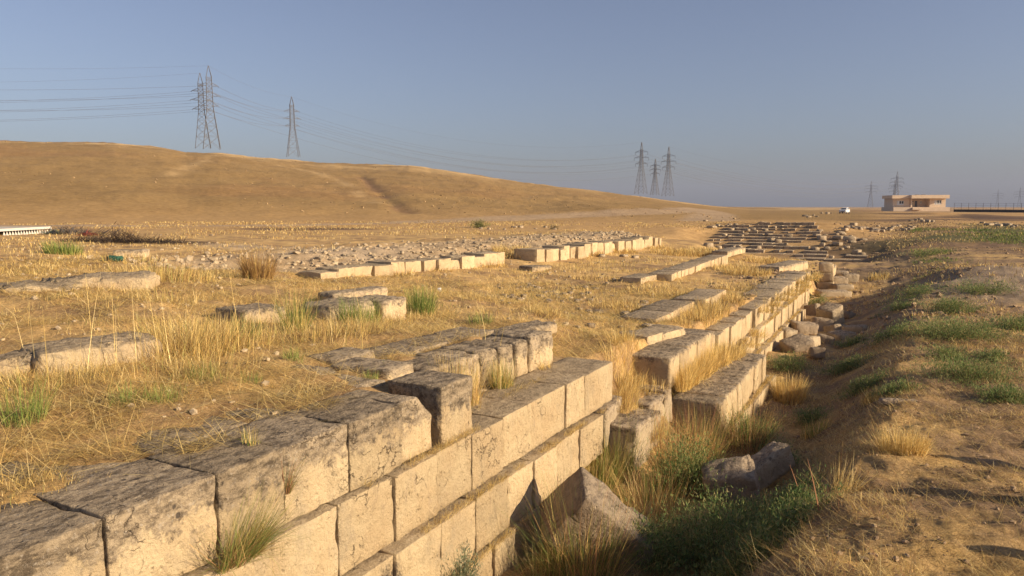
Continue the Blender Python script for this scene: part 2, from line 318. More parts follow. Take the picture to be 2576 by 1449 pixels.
# gully and track carved on the hill
gd = pdist(X, Y, GUL); rr_ = np.clip((Rr-60)/60, 0, 1); Z -= .4*np.exp(-(gd/1.5)**2)*rr_*(.6+.8*fbm(X*.1, Y*.1, 2, 8))
td = pdist(X, Y, TRK)
SPOTS = []
def ground_col(x, y, r, z):
    az = np.arctan2(x, y)
    straw = np.array([.45, .31, .135]); soil = np.array([.20, .14, .088]); hillc = np.array([.47, .295, .118]); pale = np.array([.47, .38, .28]); dark = np.array([.085, .055, .038]); grn = np.array([.11, .12, .04])
    def mx(c, k, f): return c*(1-f[..., None])+k*f[..., None]
    straw = straw*1.28; soil = soil*1.25; hillc = hillc*np.array([.66, .70, .72]); c = np.zeros(x.shape+(3,))+np.array([.44, .295, .14])
    c = mx(c, np.array([.27, .18, .10]), sst(.48, .64, fbm(x*1.7, y*1.7, 4, 60))*.8); c = mx(c, straw, sst(.42, .62, fbm(x*.9, y*.9, 4, 61))*.85)
    rt = sst(-3.3, -2.6, x)*(1-sst(60, 110, r))
    rc = mx(np.zeros_like(c)+soil, straw*.85, sst(.45, .68, fbm(x*.8, y*1.4, 5, 63)))
    c = mx(c, rc, rt*.85)
    c = mx(c, np.array([.46, .30, .135]), sst(45, 75, r)*(1-.4*rt))
    c = mx(c, dark*1.6, sst(.60, .70, fbm(x*.09+3, y*.05, 4, 67))*sst(45, 60, r)*(1-sst(170, 260, r))*rt.clip(0, 1)*.0+sst(.54, .64, fbm(x*.08+3, y*.035, 4, 67))*sst(40, 60, r)*(1-sst(250, 300, r))*sst(-20, 0, x)*.75)
    c = mx(c, grn, sst(.52, .62, fbm(x*.13+9, y*.09, 4, 69))*sst(24, 34, r)*(1-sst(85, 100, r))*sst(-2, 6, x)*.75)
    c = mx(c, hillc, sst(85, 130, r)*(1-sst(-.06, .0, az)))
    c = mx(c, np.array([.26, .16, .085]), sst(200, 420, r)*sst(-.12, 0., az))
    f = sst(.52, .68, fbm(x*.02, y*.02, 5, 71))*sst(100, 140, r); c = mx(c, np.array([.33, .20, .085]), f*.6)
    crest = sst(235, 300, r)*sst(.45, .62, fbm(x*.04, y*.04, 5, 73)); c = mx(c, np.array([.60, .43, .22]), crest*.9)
    rd = pdist(x, y, ROAD); rw = np.interp(r, [50, 100], [2.2, 4]); c = mx(c, np.array([.42, .31, .20]), (1-sst(.6, 1.25, rd/rw))*.9)
    sb = bw_side(x, y); m = sst(.1, .5, sb)*(1-sst(5, 9, sb+fbm(x*.5, y*.5, 3, 5)*3))*sst(13, 17, y)*(1-sst(50, 52, y)); c = mx(c, np.array([.44, .33, .205])*(.6+.8*fbm(x*3, y*3, 3, 4))[..., None], m)
    m = sst(-4.2, -3.9, x)*(1-sst(-3.2, -3, x))*sst(5.5, 5.7, y)*(1-sst(9, 9.4, y)); c = mx(c, np.array([.42, .32, .21]), m*.8)
    for sx, sy, sa, sbb, k, ff in SPOTS:
        c = mx(c, np.array(k), ff*np.exp(-(((x-sx)/sa)**2+((y-sy)/sbb)**2)**2))
    return c
def spot(px, py, ra, rb, k, f):
    p = hit(px, py); SPOTS.append((p[0], p[1], ra, rb, k, f))
for a in [(780, 576), (700, 577), (860, 575)]: spot(*a, 4, 3.0, (.15, .095, .06), .9)
for a in [(280, 606), (350, 608), (430, 610), (500, 610)]: spot(*a, 1.6, 1.1, (.09, .06, .04), .85)  # near-black ground patches in place of a dark trench
for a in [(2520, 705), (2576, 700)]: spot(*a, 3.5, 3.5, (.30, .235, .17), .9)
spot(2250, 680, 3, 3, (.16, .115, .08), .8)
for a in [(2400, 600), (2500, 592), (2560, 580)]: spot(*a, 7, 4, (.10, .11, .04), .55)
for a in [(2480, 548), (2400, 552)]: spot(*a, 14, 8, (.10, .065, .05), .8)
spot(640, 625, 3, 1.5, (.42, .34, .25), .7); spot(880, 625, 3, 3, (.42, .34, .25), .7)
Cc = ground_col(X, Y, Rr, Z)
def mxx(c, k, f): return c*(1-f[..., None])+k*f[..., None]
Cc = mxx(Cc, np.array([.20, .12, .065]), np.exp(-(gd/1.6)**2)*rr_*.8*sst(.35, .6, fbm(X*.2, Y*.2, 3, 2)))
Cc = mxx(Cc, np.array([.58, .42, .22]), np.exp(-(td/1.6)**2)*rr_*.4*sst(.3, .6, fbm(X*.15, Y*.15, 3, 12)))
nR, nA = X.shape
V = np.stack([X, Y, Z], -1).reshape(-1, 3); idx = np.arange(nR*nA).reshape(nR, nA)
Fq = np.stack([idx[:-1, :-1], idx[:-1, 1:], idx[1:, 1:], idx[1:, :-1]], -1).reshape(-1, 4)[:, ::-1]
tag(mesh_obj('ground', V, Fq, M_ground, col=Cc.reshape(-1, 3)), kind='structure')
# ---------------------------------------------------------------- stone blocks
def block(name, c, d, m, parent, seed, rz=0, cuts=6, rnd=.025, rough=.02, wear=1.0, chip=None, tilt=(0, 0), world=True, ang=None):
    bm = bmesh.new(); bmesh.ops.create_cube(bm, size=1)
    bmesh.ops.subdivide_edges(bm, edges=bm.edges[:], cuts=cuts, use_grid_fill=True)
    v = np.array([x.co[:] for x in bm.verts]); f = [[q.index for q in x.verts] for x in bm.faces]; bm.free()
    dd = np.array(d); a = dd/2; bw_ = max(.007, rnd)
    lim = .5-1/(cuts+1)
    for ax in range(3): q_ = np.abs(np.abs(v[:, ax])-lim) < 1e-4; v[q_, ax] = np.sign(v[q_, ax])*(.5-min(bw_/dd[ax], .5/(cuts+1)))
    p = v*dd
    if chip is not None:      # (nx,ny,nz,offset): everything past the plane is pushed back onto it
        for cn, off in chip:
            cn = np.array(cn, float); cn /= np.linalg.norm(cn); s_ = p@cn-off+n3(p+seed, 6, seed)*.05; k = s_ > 0; p[k] -= np.outer(s_[k], cn)
    q = np.clip(p, -(a-rnd), a-rnd); e = p-q; L = np.linalg.norm(e, axis=1); k = L > 1e-6
    p[k] = q[k]+e[k]/L[k, None]*np.minimum(L[k], rnd)[:, None]
    nn = v/np.linalg.norm(v, axis=1)[:, None]
    top = np.clip(1-(a[2]-p[:, 2])/(.22 if wear < 1.2 else .42), 0, 1)
    P0 = p+np.array([seed*1.37 % 50, seed*.61 % 50, 0])
    p = p + nn*(n3(P0, 5, seed)*rough*2.2)[:, None] + nn*(n3(P0, 18, seed+3)*rough*1.2)[:, None]*(.6+top)[:, None]
    edge = (np.sort(np.abs(v)*2, axis=1)[:, 1] > .9); ch = np.clip(n3(P0, 9, seed+9)-.02, 0, 1)*rough*9; p[edge] -= nn[edge]*ch[edge, None]
    Mt = Matrix.Rotation(rz, 3, 'Z') @ Matrix.Rotation(tilt[0], 3, 'X') @ Matrix.Rotation(tilt[1], 3, 'Y')
    p = p @ np.array(Mt).T
    colr = np.zeros((len(p), 3)); colr[:, 0] = top*wear; colr[:, 1] = random.Random(seed*7+1).random()
    loc = Vector(c)-(parent.location if parent else Vector((0, 0, 0)))
    if parent and parent.rotation_euler.z: loc = Matrix.Rotation(-parent.rotation_euler.z, 3, 'Z') @ loc
    return mesh_obj(name, p, f, m, parent, loc, True, colr)
rng = random.Random(7)
def course(parent, p0, p1, z, h, depth, w, m, seed, cuts=5, joints=None, wear=1.0, rough=.013, jz=.012, jx=.018, gap=.010, rnd=.007, skip=(), dz=0):
    """a line of blocks, front edge from p0 to p1, body to the left of that direction"""
    p0 = Vector((p0[0], p0[1])); p1 = Vector((p1[0], p1[1])); L = (p1-p0).length; u = (p1-p0)/L; nl = Vector((-u.y, u.x)); rz = math.atan2(u.y, u.x)
    rg = random.Random(seed)
    if joints is None:
        joints = [0]
        while joints[-1] < L-.2: joints.append(min(L, joints[-1]+w*rg.uniform(.8, 1.22)))
    out = []
    for i, (a, b) in enumerate(zip(joints[:-1], joints[1:])):
        if i in skip: continue
        t = (a+b)/2; ox = rg.uniform(-jx, jx); zz = z+rg.uniform(-jz, jz)+dz*t/L
        c = p0+u*t+nl*(depth/2+ox)
        out.append(block('stone_block', (c.x, c.y, zz-h/2), (b-a-gap, depth, h-.004), m, parent, seed*13+i, rz+rg.uniform(-.012, .012), cuts, rnd, rough, wear))
    return out
def jy(y0, ys): return [y-y0 for y in ys]
# main wall by the ditch
wA = empty('ashlar_wall', (-3.4, 3.5, -1.8), label='pale cut limestone wall in four stepped courses filling the lower left foreground', cat='stone wall')
ys = [-.6, .1, .75, 1.45, 2.16, 2.82, 3.34, 3.95, 4.57]
course(wA, (-3.39, ys[0]), (-3.35, ys[-1]), .0, .5, .62, 0, M_stone, 11, 16, jy(ys[0], ys), rough=.012, wear=1.25, jz=.008, rnd=.008, jx=.010)
block('stone_block', (-3.66, 4.797, -.25), (.58, .42, .49), M_stone, wA, 301, 0, 14, .009, .012, 1.3, chip=[((0, .70, .72), .17)])
block('stone_block', (-3.60, 5.35, -.25), (.54, .53, .52), M_stone, wA, 305, .02, 16, .009, .012, 1.5, tilt=(-.01, .0))
ys = [1.9, 2.5, 3.15, 3.75, 4.37, 4.94, 5.51, 6.1, 6.72, 7.6, 8.15, 9.1]; course(wA, (-3.30, ys[0]), (-3.28, ys[-1]), -.5, .515, .66, 0, M_stone, 23, 12, jy(ys[0], ys), wear=.35, jz=.01)
ys = [2.4, 3.0, 3.6, 4.2, 4.8, 5.35, 5.98, 6.5, 7.05, 7.7, 8.43]; course(wA, (-3.18, ys[0]), (-3.14, ys[-1]), -1.02, .5, .6, 0, M_stone, 37, 12, jy(ys[0], ys), wear=.25)
ys = [2.7, 3.3, 3.9, 4.5, 5.1, 5.6, 6.15, 6.6, 7.15, 7.75]; course(wA, (-3.10, ys[0]), (-3.12, ys[-1]), -1.53, .5, .6, 0, M_stone, 41, 10, jy(ys[0], ys), wear=.2)
ys = [4.2, 4.9, 5.5, 6.2, 6.9]; course(wA, (-3.02, ys[0]), (-3.04, ys[-1]), -2.04, .5, .6, 0, M_stone, 43, 7, jy(ys[0], ys), wear=.2)
block('stone_block', (-3.48, 8.98, -1.29), (.55, .85, .5), M_stone2, wA, 311, .1, 10, .03, .03, .8)
# second row of tops, flush with the earth (paving behind the edge)
pv = empty('stone_paving', (-4.5, 3.5, -.1), label='flat dark lichened slabs half buried in straw behind the top course', cat='paving')
k = 0
for (x0, y0, x1, y1) in [(-4.75, 2.2, -4.05, 2.85), (-4.8, 3.0, -4.06, 3.75), (-4.7, 3.8, -4.04, 4.5), (-4.6, 4.55, -4.05, 5.3), (-5.3, 2.5, -4.85, 3.1), (-5.5, 3.9, -4.8, 4.4), (-5.2, 4.9, -4.7, 5.4), (-5.1, 1.5, -4.1, 2.0), (-4.9, 5.5, -4.2, 5.95), (-5.4, 5.7, -4.95, 6.3), (-6.4, 3.2, -5.8, 3.7)]:
    k += 1; block('stone_slab', ((x0+x1)/2, (y0+y1)/2, -.185+rng.uniform(-.012, .02)), (x1-x0, y1-y0, .3), M_stone, pv, 500+k, rng.uniform(-.05, .05), 8, .03, .02, 1)
# shelf slabs (tops of the second course, between the edge and the inner row)
for i, y in enumerate([6.15, 6.9, 7.6, 8.35]): block('stone_slab', (-4.25, y, -.66), (.5, .68, .3), M_stone, pv, 540+i, 0, 6, .03, .02, 1)
# inner row
wB = empty('inner_wall', (-4.1, 7.5, -.5), label='short row of weathered cut blocks above the shelf, ending in a squarish block at its right', cat='stone wall')
ys = [6.05, 6.6, 7.05, 7.4, 7.75, 8.05, 8.65]; course(wB, (-4.12, ys[0]), (-3.92, ys[-1]), -.1, .46, .6, 0, M_stone, 51, 10, jy(ys[0], ys), wear=1.2, rough=.025, jx=.04, rnd=.04, jz=.02)
ys = [6.3, 7.1, 7.9, 8.5]; course(wB, (-4.85, ys[0]), (-4.7, ys[-1]), -.12, .3, .55, 0, M_stone, 53, 6, jy(ys[0], ys), wear=1.2)
# row beyond the collapsed bay
wC = empty('bay_wall', (-3.1, 12.3, -1.4), label='cut stone row with a dark lichened end face just beyond the grassy gap', cat='stone wall')
course(wC, (-3.13, 11.35), (-3.12, 14.4), -.86, .52, .95, .55, M_stone, 61, 8, wear=.8, rnd=.035)
course(wC, (-3.0, 11.8), (-3.0, 14.8), -1.38, .5, .6, .55, M_stone, 62, 5, wear=.3)
# projecting pier
wD = empty('stone_pier', (-2.4, 13.2, -2.6), label='projecting pier of narrow upright blocks stepping down into the ditch', cat='stone pier')
course(wD, (-2.32, 11.25), (-2.32, 15.5), -1.45, .55, .80, .47, M_stone, 71, 10, wear=.7, rnd=.04)
course(wD, (-2.23, 11.2), (-2.2, 16.1), -2.0, .55, .75, .47, M_stone, 73, 8, wear=.2)
course(wD, (-2.17, 11.3), (-2.12, 16.5), -2.55, .5, .7, .5, M_stone, 75, 5, wear=.2)
course(wD, (-3.1, 12.5), (-3.1, 16.0), -1.47, .5, .55, .6, M_stone, 76, 4)
# long far wall
wE = empty('long_wall', (-3.3, 24, -2.5), label='long pale ashlar wall running away along the ditch toward the stepped masonry', cat='stone wall')
for j, (x, z, a, b, s) in enumerate([(-3.37, -1.2, 15.2, 33.3, 81), (-3.2, -1.7, 15.2, 31.5, 82), (-3.05, -2.2, 15.3, 29, 83)]):
    course(wE, (x, a), (x, b), z, .5, .95, .62, M_stone, s, 5 if j == 0 else 4, wear=.5 if j == 0 else .2, jx=.05, jz=.03)
wF = empty('end_pier', (-2.0, 34, -2.5), label='small upright stump of stacked pale blocks at the far end of the long wall', cat='stone pier')
p0 = gp(2094, 735, -2.55)
for j in range(3): block('stone_block', (p0[0]-.35, p0[1]+.3, -2.3+j*.45), (.75-.08*j, .7, .45), M_stone, wF, 950+j, .1*j, 5, .04, .03, .5)
course(wF, (p0[0]-.1, p0[1]+.7), (p0[0]-.1, p0[1]+3), -1.45, .5, .6, .6, M_stone, 952, 4)
# interior rows
def row_px(parent, a, b, z, h, depth, w, m, seed, **k):
    p0 = gp(*a, z); p1 = gp(*b, z); return course(parent, p0, p1, z, h, depth, w, m, seed, **k)
wG = empty('middle_wall', tuple(gp(1760, 665, -1.2)), label='far low ashlar row crossing the golden grass between the rear wall and the long wall', cat='stone wall')
row_px(wG, (1690, 690), (1830, 641), -.98, .5, .9, .6, M_stone, 91, cuts=4, wear=.5, jx=.04)
wG2 = empty('low_wall', tuple(gp(1645, 700, -1.2)), label='low pale stone strip in grass just left of the far middle row', cat='stone wall')
row_px(wG2, (1612, 700), (1658, 690), -1.02, .3, .8, .8, M_stone, 92, cuts=4, wear=.5)
wG3 = empty('low_wall', tuple(gp(1900, 630, -1.2)), label='thin pale stone strip in front of the lowest steps, left of the ditch', cat='stone wall')
row_px(wG3, (1830, 632), (1875, 622), -1.0, .35, .9, .8, M_stone, 93, cuts=4); row_px(wG3, (1960, 672), (2035, 655), -1.05, .4, .9, .7, M_stone, 94, cuts=4)
wH = empty('grassy_wall', tuple(gp(1745, 762, -1)), label='half buried ashlar row behind the tall yellow grass, right of centre', cat='stone wall')
row_px(wH, (1650, 802), (1748, 757), -.78, .45, .8, .6, M_stone, 95, cuts=6, wear=.6); row_px(wH, (1775, 755), (1830, 726), -.85, .45, .8, .7, M_stone, 96, cuts=5, wear=.5)
wI = empty('slab_wall', tuple(gp(1690, 830, -1)), label='two flat broken slabs on the earth left of the collapsed bay', cat='stone slabs')
row_px(wI, (1630, 848), (1728, 822), -.72, .25, .6, .6, M_stone, 97, cuts=6, wear=.5, rough=.035)
# rear wall
wJ = empty('rear_wall', tuple(gp(1000, 660, -1)), label='long pale rear ashlar wall, near half, left of the grassy break', cat='stone wall')
row_px(wJ, (800, 680), (1272, 635), -.44, .8, 1.1, .8, M_stone, 101, cuts=5, wear=.15, jx=.16, jz=.10, rough=.05)
row_px(wJ, (700, 684), (862, 671), -.62, .42, 1.3, 1.1, M_stone, 102, cuts=7, wear=.3, rough=.07, rnd=.12, jx=.1)
wK = empty('rear_wall', tuple(gp(1500, 620, -1)), label='long pale rear ashlar wall, far half, ending at the right of the grassy break', cat='stone wall')
row_px(wK, (1352, 631), (1660, 596), -.46, .75, 1.2, .7, M_stone, 103, cuts=4, wear=.15, jx=.14, jz=.09, rough=.04)
# half-buried single blocks of the left
def sb(px, py, z, d, rz, seed, label, name='stone_block', m=None, cuts=12, tilt=(0, 0), rough=.03, rnd=.06, wear=1, group=None, chip=None):
    p = gp(px, py, z); o = block(name, (p[0], p[1], z-d[2]/2), d, m or M_stone, None, seed, rz, cuts, rnd, rough, wear, tilt=tilt, chip=chip)
    return tag(o, label, 'stone block', group)
sb(630, 770, .03, (.75, .75, .62), 1.45, 601, 'half buried pale block with dark lichened top left of the tall green reeds', rough=.035)
sb(850, 757, -.01, (1.1, .85, .62), 1.5, 602, 'big rounded pale block behind grass, left neighbour of the squared end block', rough=.05, rnd=.12)
sb(950, 747, -.01, (.62, .8, .62), 1.5, 603, 'squared pale block at the right end of the middle block row', rough=.03)
sb(890, 728, -.16, (1.5, .5, .4), 1.45, 604, 'flat grey slab lying behind the middle block row')
sb(232, 856, .20, (1.15, .6, .6), 1.35, 605, 'bright cream slab edge at the far left with a dark chipped underside', rough=.06, rnd=.1, wear=.5)
sb(70, 886, .15, (1.5, .5, .5), 1.3, 606, 'grass covered cream stone at the left border below the rounded slab', rough=.06, rnd=.1, wear=.8)
sb(285, 690, .18, (1.5, 1.1, .8), .75, 607, 'blunt right end block of the broken pale outcrop, upper left', rough=.09, rnd=.14, wear=.5, cuts=16)
sb(190, 698, .14, (1.1, .9, .7), 1.1, 6071, 'middle block of the broken pale outcrop, upper left', rough=.10, rnd=.12, wear=.6, cuts=14)
sb(110, 712, .10, (1.3, 1.1, .6), .9, 6072, 'left block of the broken pale outcrop, upper left', rough=.09, rnd=.12, wear=.6, cuts=14)
sb(10, 715, .05, (1.6, 1.3, .5), 1.2, 608, 'flat pale outcrop slab cut by the left border', rough=.09, rnd=.14, wear=.7, cuts=14)
sb(350, 718, -.05, (.5, .4, .25), .4, 609, 'small pale chip of stone at the foot of the split outcrop')
sb(390, 822, -.08, (.8, .6, .3), 1.2, 610, 'low grey stone showing through the grass between two left blocks')
sb(1340, 668, -.85, (.8, .8, .45), 1.2, 611, 'lone squared block lying in golden grass in front of the rear wall', rough=.03)
sb(1365, 668, -.93, (.6, .5, .3), 1.0, 612, 'small slab touching the lone block in front of the rear wall')
sb(330, 628, .05, (1.0, .7, .3), .7, 613, 'grey flat stone in grass behind the green rag', rough=.06)
sb(1300, 822, -.28, (1.6, .45, .2), 1.4, 614, 'thin pale stone lip behind the inner row', rough=.03)
sb(1120, 858, -.16, (.8, .35, .16), 1.3, 615, 'small flat pale slab in straw left of the thin stone lip')
# fallen blocks by the ditch
def fall(px, py, dz, d, rz, tilt, seed, label, m=None, group=None, rough=.045, cuts=12, cat='boulder', name='fallen_block', rnd=.06, chip=None):
    p = hit(px, py); o = block(name, (p[0], p[1], gz(p[0], p[1])+dz), d, m or M_rub, None, seed, rz, cuts, rnd, rough, .6, tilt=tilt, chip=chip)
    return tag(o, label, cat, group)
course(wC, (-2.92, 8.75), (-2.92, 11.05), -1.27, .58, .75, .62, M_stone2, 63, 10, wear=1.1, rough=.03, rnd=.03, jx=.12, jz=.05)
fall(1500, 1400, .28, (.95, .55, .62), .5, (.25, .75), 621, 'large tilted block with a pointed corner up behind the reddish grass at bottom centre', rough=.03, rnd=.03)
fall(1835, 1265, .24, (.6, .5, .42), .3, (.15, -.25), 622, 'squat grey block half hidden by green shrubs under the pier')
fall(1925, 1225, .28, (.32, .72, .34), -.62, (.38, -.1), 623, 'oblong pale block tipped up at one end at the foot of the bank', M_stone2, rough=.03)
RG = 'fallen boulders in the ditch'
for i, (px, py, dz, d, lb) in enumerate([
    (2000, 800, .1, (.6, .6, .5), 'square grey fallen block topmost and leftmost of the ditch rubble, against the long wall'), (2012, 770, .1, (.55, .5, .4), 'small pale block above the square grey one in the ditch rubble'),
    (2020, 835, .1, (.8, .6, .5), 'sloping slab in the ditch rubble below the square grey block'), (2088, 812, .3, (.75, .7, .85), 'tall upright boulder, the highest of the ditch rubble heap'),
    (2065, 830, .15, (.7, .6, .6), 'leaning angular boulder just left of the tall upright one'), (2030, 868, .1, (.8, .55, .4), 'pale flat boulder at the front left of the ditch rubble'),
    (2130, 800, .08, (.9, .5, .3), 'low flat stone to the right of the tall upright boulder'), (2115, 855, .1, (1.0, .55, .35), 'long tilted slab at the front right of the ditch rubble'),
    (2075, 862, .08, (.9, .5, .35), 'dark oblong block lying before the tall upright boulder'), (2005, 880, .1, (.8, .6, .45), 'dark rounded boulder nearest the viewer in the ditch rubble'),
    (1985, 775, .15, (.6, .5, .5), 'pale angular block wedged against the long wall above the ditch rubble'), (2045, 790, .2, (.65, .55, .5), 'grey block between the small pale one and the tall upright boulder'),
    (2100, 838, .12, (.6, .5, .4), 'chunky stone in front of the low flat one, right side of the ditch rubble'), (1975, 850, .12, (.55, .5, .45), 'pale stone leaning on the foot of the long wall, left of the ditch rubble'),
    (2055, 895, .08, (.5, .4, .3), 'small dark stone between the nearest boulder and the long tilted slab'), (2150, 835, .08, (.7, .4, .3), 'long pale stone farthest right in the ditch rubble')]):
    fall(px, py, dz*.7, tuple(q_*.95 for q_ in d), rng.uniform(0, 3), (rng.uniform(-.3, .3), rng.uniform(-.35, .35)), 640+i, lb, M_stone2 if i in (1, 5, 7, 3, 10, 12, 13, 15) else M_rub, RG, cuts=7, rough=.05)
BG = 'squared blocks at the far ditch end'
for i, (px, py, d, lb) in enumerate([(2112, 700, (.8, .7, .5), 'squared pale block nearest the far stump of wall, upper one'), (2135, 708, (.8, .6, .5), 'rounded pale block right of the far stump, the farthest right of them'),
    (2105, 718, (.8, .8, .6), 'big block right beside the far stump of wall'), (2118, 728, (.9, .6, .3), 'low tan block under the others by the far stump'), (2095, 745, (1.4, .7, .3), 'wide flat slab below the far stump of wall')]):
    fall(px, py, .12, d, rng.uniform(0, .6), (0, 0), 660+i, lb, M_stone2, BG, cuts=5, rough=.03)
# ---------------------------------------------------------------- stepped masonry across the field
st = empty('stepped_masonry', tuple(dp(1930, 640, 56)), label='broad flight of worn brown block steps climbing the slope beyond the ditch', cat='stone steps')
rzI = 0.0; stl = Vector(st.location)
for k, (py, xa, xb, d) in enumerate(STEPS):
    rg = random.Random(900+k); mid_ = dp((xa+xb)/2, py, d); L = (xb-xa)*d/FPX*.93; a = mid_-np.array([L/2, 0, 0]); b = mid_+np.array([L/2, 0, 0]); L = np.linalg.norm(b-a); V_ = []; F2 = []; C2 = []; t = 0
    while t < L:
        wd = rg.uniform(.45, .8)
        if True:
            lowb = rg.random() < .24; out = rg.choice([0, 0, 0, 0, .03, .06, .3]) if k > 2 else rg.choice([0, 0, .03, .2]); hh = .5
            bm = bmesh.new(); bmesh.ops.create_cube(bm, size=1); bmesh.ops.subdivide_edges(bm, edges=bm.edges[:], cuts=2, use_grid_fill=True)
            v = np.array([q.co[:] for q in bm.verts]); f = [[q.index for q in x.verts] for x in bm.faces]; bm.free()
            v = v*np.array([wd-.04, 1.5, hh]); v = v+(n3(v+k*3+t, 3, k)*.05)[:, None]*np.array([1, 1, 1])
            c = a+(b-a)/L*(t+wd/2)-np.array([0, 1, 0])*(out-.75); c[2] = SZ[k]-hh/2+rg.uniform(-.03, .02)-(.16 if lowb else 0)
            v = v @ np.array(Matrix.Rotation(rzI, 3, 'Z')).T+c-np.array(stl); n0 = sum(len(q) for q in V_); V_.append(v); F2 += [[n0+i for i in q] for q in f]; C2.append(np.full((len(v), 3), rg.uniform(0, .6)))
        t += wd
    mesh_obj('step', np.concatenate(V_), F2, M_far, st, None, False, np.concatenate(C2))
# loose stones in the fields
fs = []
def stones(px0, px1, py0, py1, n, s0, s1, base, grp, seed, line=None, m=None):
    rg = random.Random(seed)
    for i in range(n):
        t = (i+rg.random()*.6)/n
        px = px0+(px1-px0)*t; py = (py0+(py1-py0)*t+rg.uniform(-2.2, 2.2)) if line else rg.uniform(py0, py1)
        p = hit(px, py); s = rg.uniform(s0, s1)*.55
        o = block('field_stone', (p[0], p[1], p[2]+s*.18), (s*rg.uniform(.8, 1.4), s*rg.uniform(.7, 1), s*rg.uniform(.35, .7)), m or M_stone2, None, seed*50+i, rg.uniform(0, 3), 3, s*.15, s*.07, .8)
        tag(o, base, 'stone', grp)
stones(2130, 2215, 572, 582, 14, .7, 1.1, 'brown squared stone in the curving row on the field to the right of the steps', 'stones in the curving field row', 1, True, M_rub)
stones(2190, 2300, 570, 584, 24, .5, 1.0, 'rough pale stone in the loose scatter at the end of the curving row', 'stones scattered by the curving row', 2)
stones(2290, 2350, 553, 560, 6, .8, 1.2, 'pale stone standing on the plain below the flat roofed house', 'stones below the house', 3)
stones(2470, 2560, 564, 572, 11, .7, 1.2, 'pale stone in the row on the right edge of the plain', 'stones at the right edge', 4, True)
stones(2050, 2175, 568, 655, 34, .5, 1.3, 'brown stone strewn on the slope to the right of the far steps', 'stones right of the far steps', 14, None, M_far)
stones(1770, 1990, 556, 632, 26, .5, 1.1, 'loose brown stone lying on the far steps', 'loose stones on the far steps', 15, None, M_far)
stones(2020, 2100, 535, 548, 7, .8, 1.3, 'small pale stone on bare ground left of the white car', 'stones by the car', 5)
stones(1790, 1880, 570, 566, 8, .5, .8, 'tan stone on the earth rim left above the steps', 'stones on the rim above the steps', 6, True)
stones(1250, 1500, 715, 765, 60, .12, .32, 'small rubble stone lying in the trampled middle of the platform', 'rubble in the middle of the platform', 7)
stones(1450, 1640, 690, 830, 26, .15, .4, 'small flat stone in thin grass right of the rubble patch', 'flat stones right of the rubble', 8)
stones(200, 700, 585, 650, 16, .15, .4, 'small pale stone on the far left ground before the hill', 'small stones at left', 9)
stones(1200, 1420, 572, 582, 8, .4, .8, 'low stone on the ground just behind the rear wall', 'stones behind the rear wall', 10)
stones(1500, 1640, 640, 650, 3, .5, .8, 'low slab in grass at the foot of the rear wall', 'slabs by the rear wall', 12)
stones(1170, 1230, 985, 1010, 6, .05, .1, 'small chip of stone on the dusty shelf behind the cubic block', 'stone chips on the shelf', 13)
p = hit(1105, 735); o = block('plastic_scrap', (p[0], p[1], p[2]+.06), (.11, .08, .13), flat_mat('white_plastic', (.8, .8, .8), .4), None, 5, .3, 4, .03, .02); tag(o, 'tiny white scrap lying in the grass in the middle of the platform', 'litter')
# ---------------------------------------------------------------- uncountable chips, clods and rubble
def pebbles(name, x, y, size, m, seed, sink=.25, flat=.6):
    rg = np.random.default_rng(seed); n = len(x)
    ico = np.array([(0, 0, 1), (.89, 0, .45), (.28, .85, .45), (-.72, .53, .45), (-.72, -.53, .45), (.28, -.85, .45), (.72, .53, -.45), (-.28, .85, -.45), (-.89, 0, -.45), (-.28, -.85, -.45), (.72, -.53, -.45), (0, 0, -1)])
    fc = np.array([(0, 1, 2), (0, 2, 3), (0, 3, 4), (0, 4, 5), (0, 5, 1), (1, 6, 2), (2, 7, 3), (3, 8, 4), (4, 9, 5), (5, 10, 1), (6, 7, 2), (7, 8, 3), (8, 9, 4), (9, 10, 5), (10, 6, 1), (11, 7, 6), (11, 8, 7), (11, 9, 8), (11, 10, 9), (11, 6, 10)])
    V = ico[None]*rg.uniform(.65, 1.25, (n, 12, 1))*np.stack([rg.uniform(.7, 1.4, n), rg.uniform(.6, 1.1, n), rg.uniform(.4, .9, n)*flat/.6], -1)[:, None]*size[:, None, None]
    a = rg.uniform(0, 6.28, n); ca, sa = np.cos(a)[:, None], np.sin(a)[:, None]
    P = np.stack([V[..., 0]*ca-V[..., 1]*sa+x[:, None], V[..., 0]*sa+V[..., 1]*ca+y[:, None], V[..., 2]+(height(x, y)+size*sink)[:, None]], -1)
    F = (fc[None]+(np.arange(n)*12)[:, None, None]).reshape(-1, 3); tag(mesh_obj(name, P.reshape(-1, 3), F, m, None, None, False, np.zeros((n*12, 3))), kind='stuff')
def pfan(n, r0, r1, pw, seed, a0=-.8, a1=.8):
    rg = np.random.default_rng(seed); r = (r0**pw+rg.random(n)*(r1**pw-r0**pw))**(1/pw); a = YAW+rg.uniform(a0, a1, n); return r*np.sin(a), r*np.cos(a), r, rg
M_clod = flat_mat('earth_clods', (.34, .24, .15), .95, 0, .4, 12); M_chip = flat_mat('stone_chips', (.42, .33, .22), .95, 0, .35, 9); M_hillc = flat_mat('hill_stones', (.36, .25, .13), .95, 0, .4, .3)
rg_ = np.random.default_rng(3); t_ = rg_.uniform(0, 37, 2600); o_ = np.abs(rg_.normal(.4, 2.4, 2600))+.5; sx_ = BW0[0]+bwd[0]*t_-bwd[1]*o_; sy_ = BW0[1]+bwd[1]*t_+bwd[0]*o_
pebbles('wall_core_rubble', sx_, sy_, .02+.13*rg_.random(2600)**3.5, M_chip, 4)
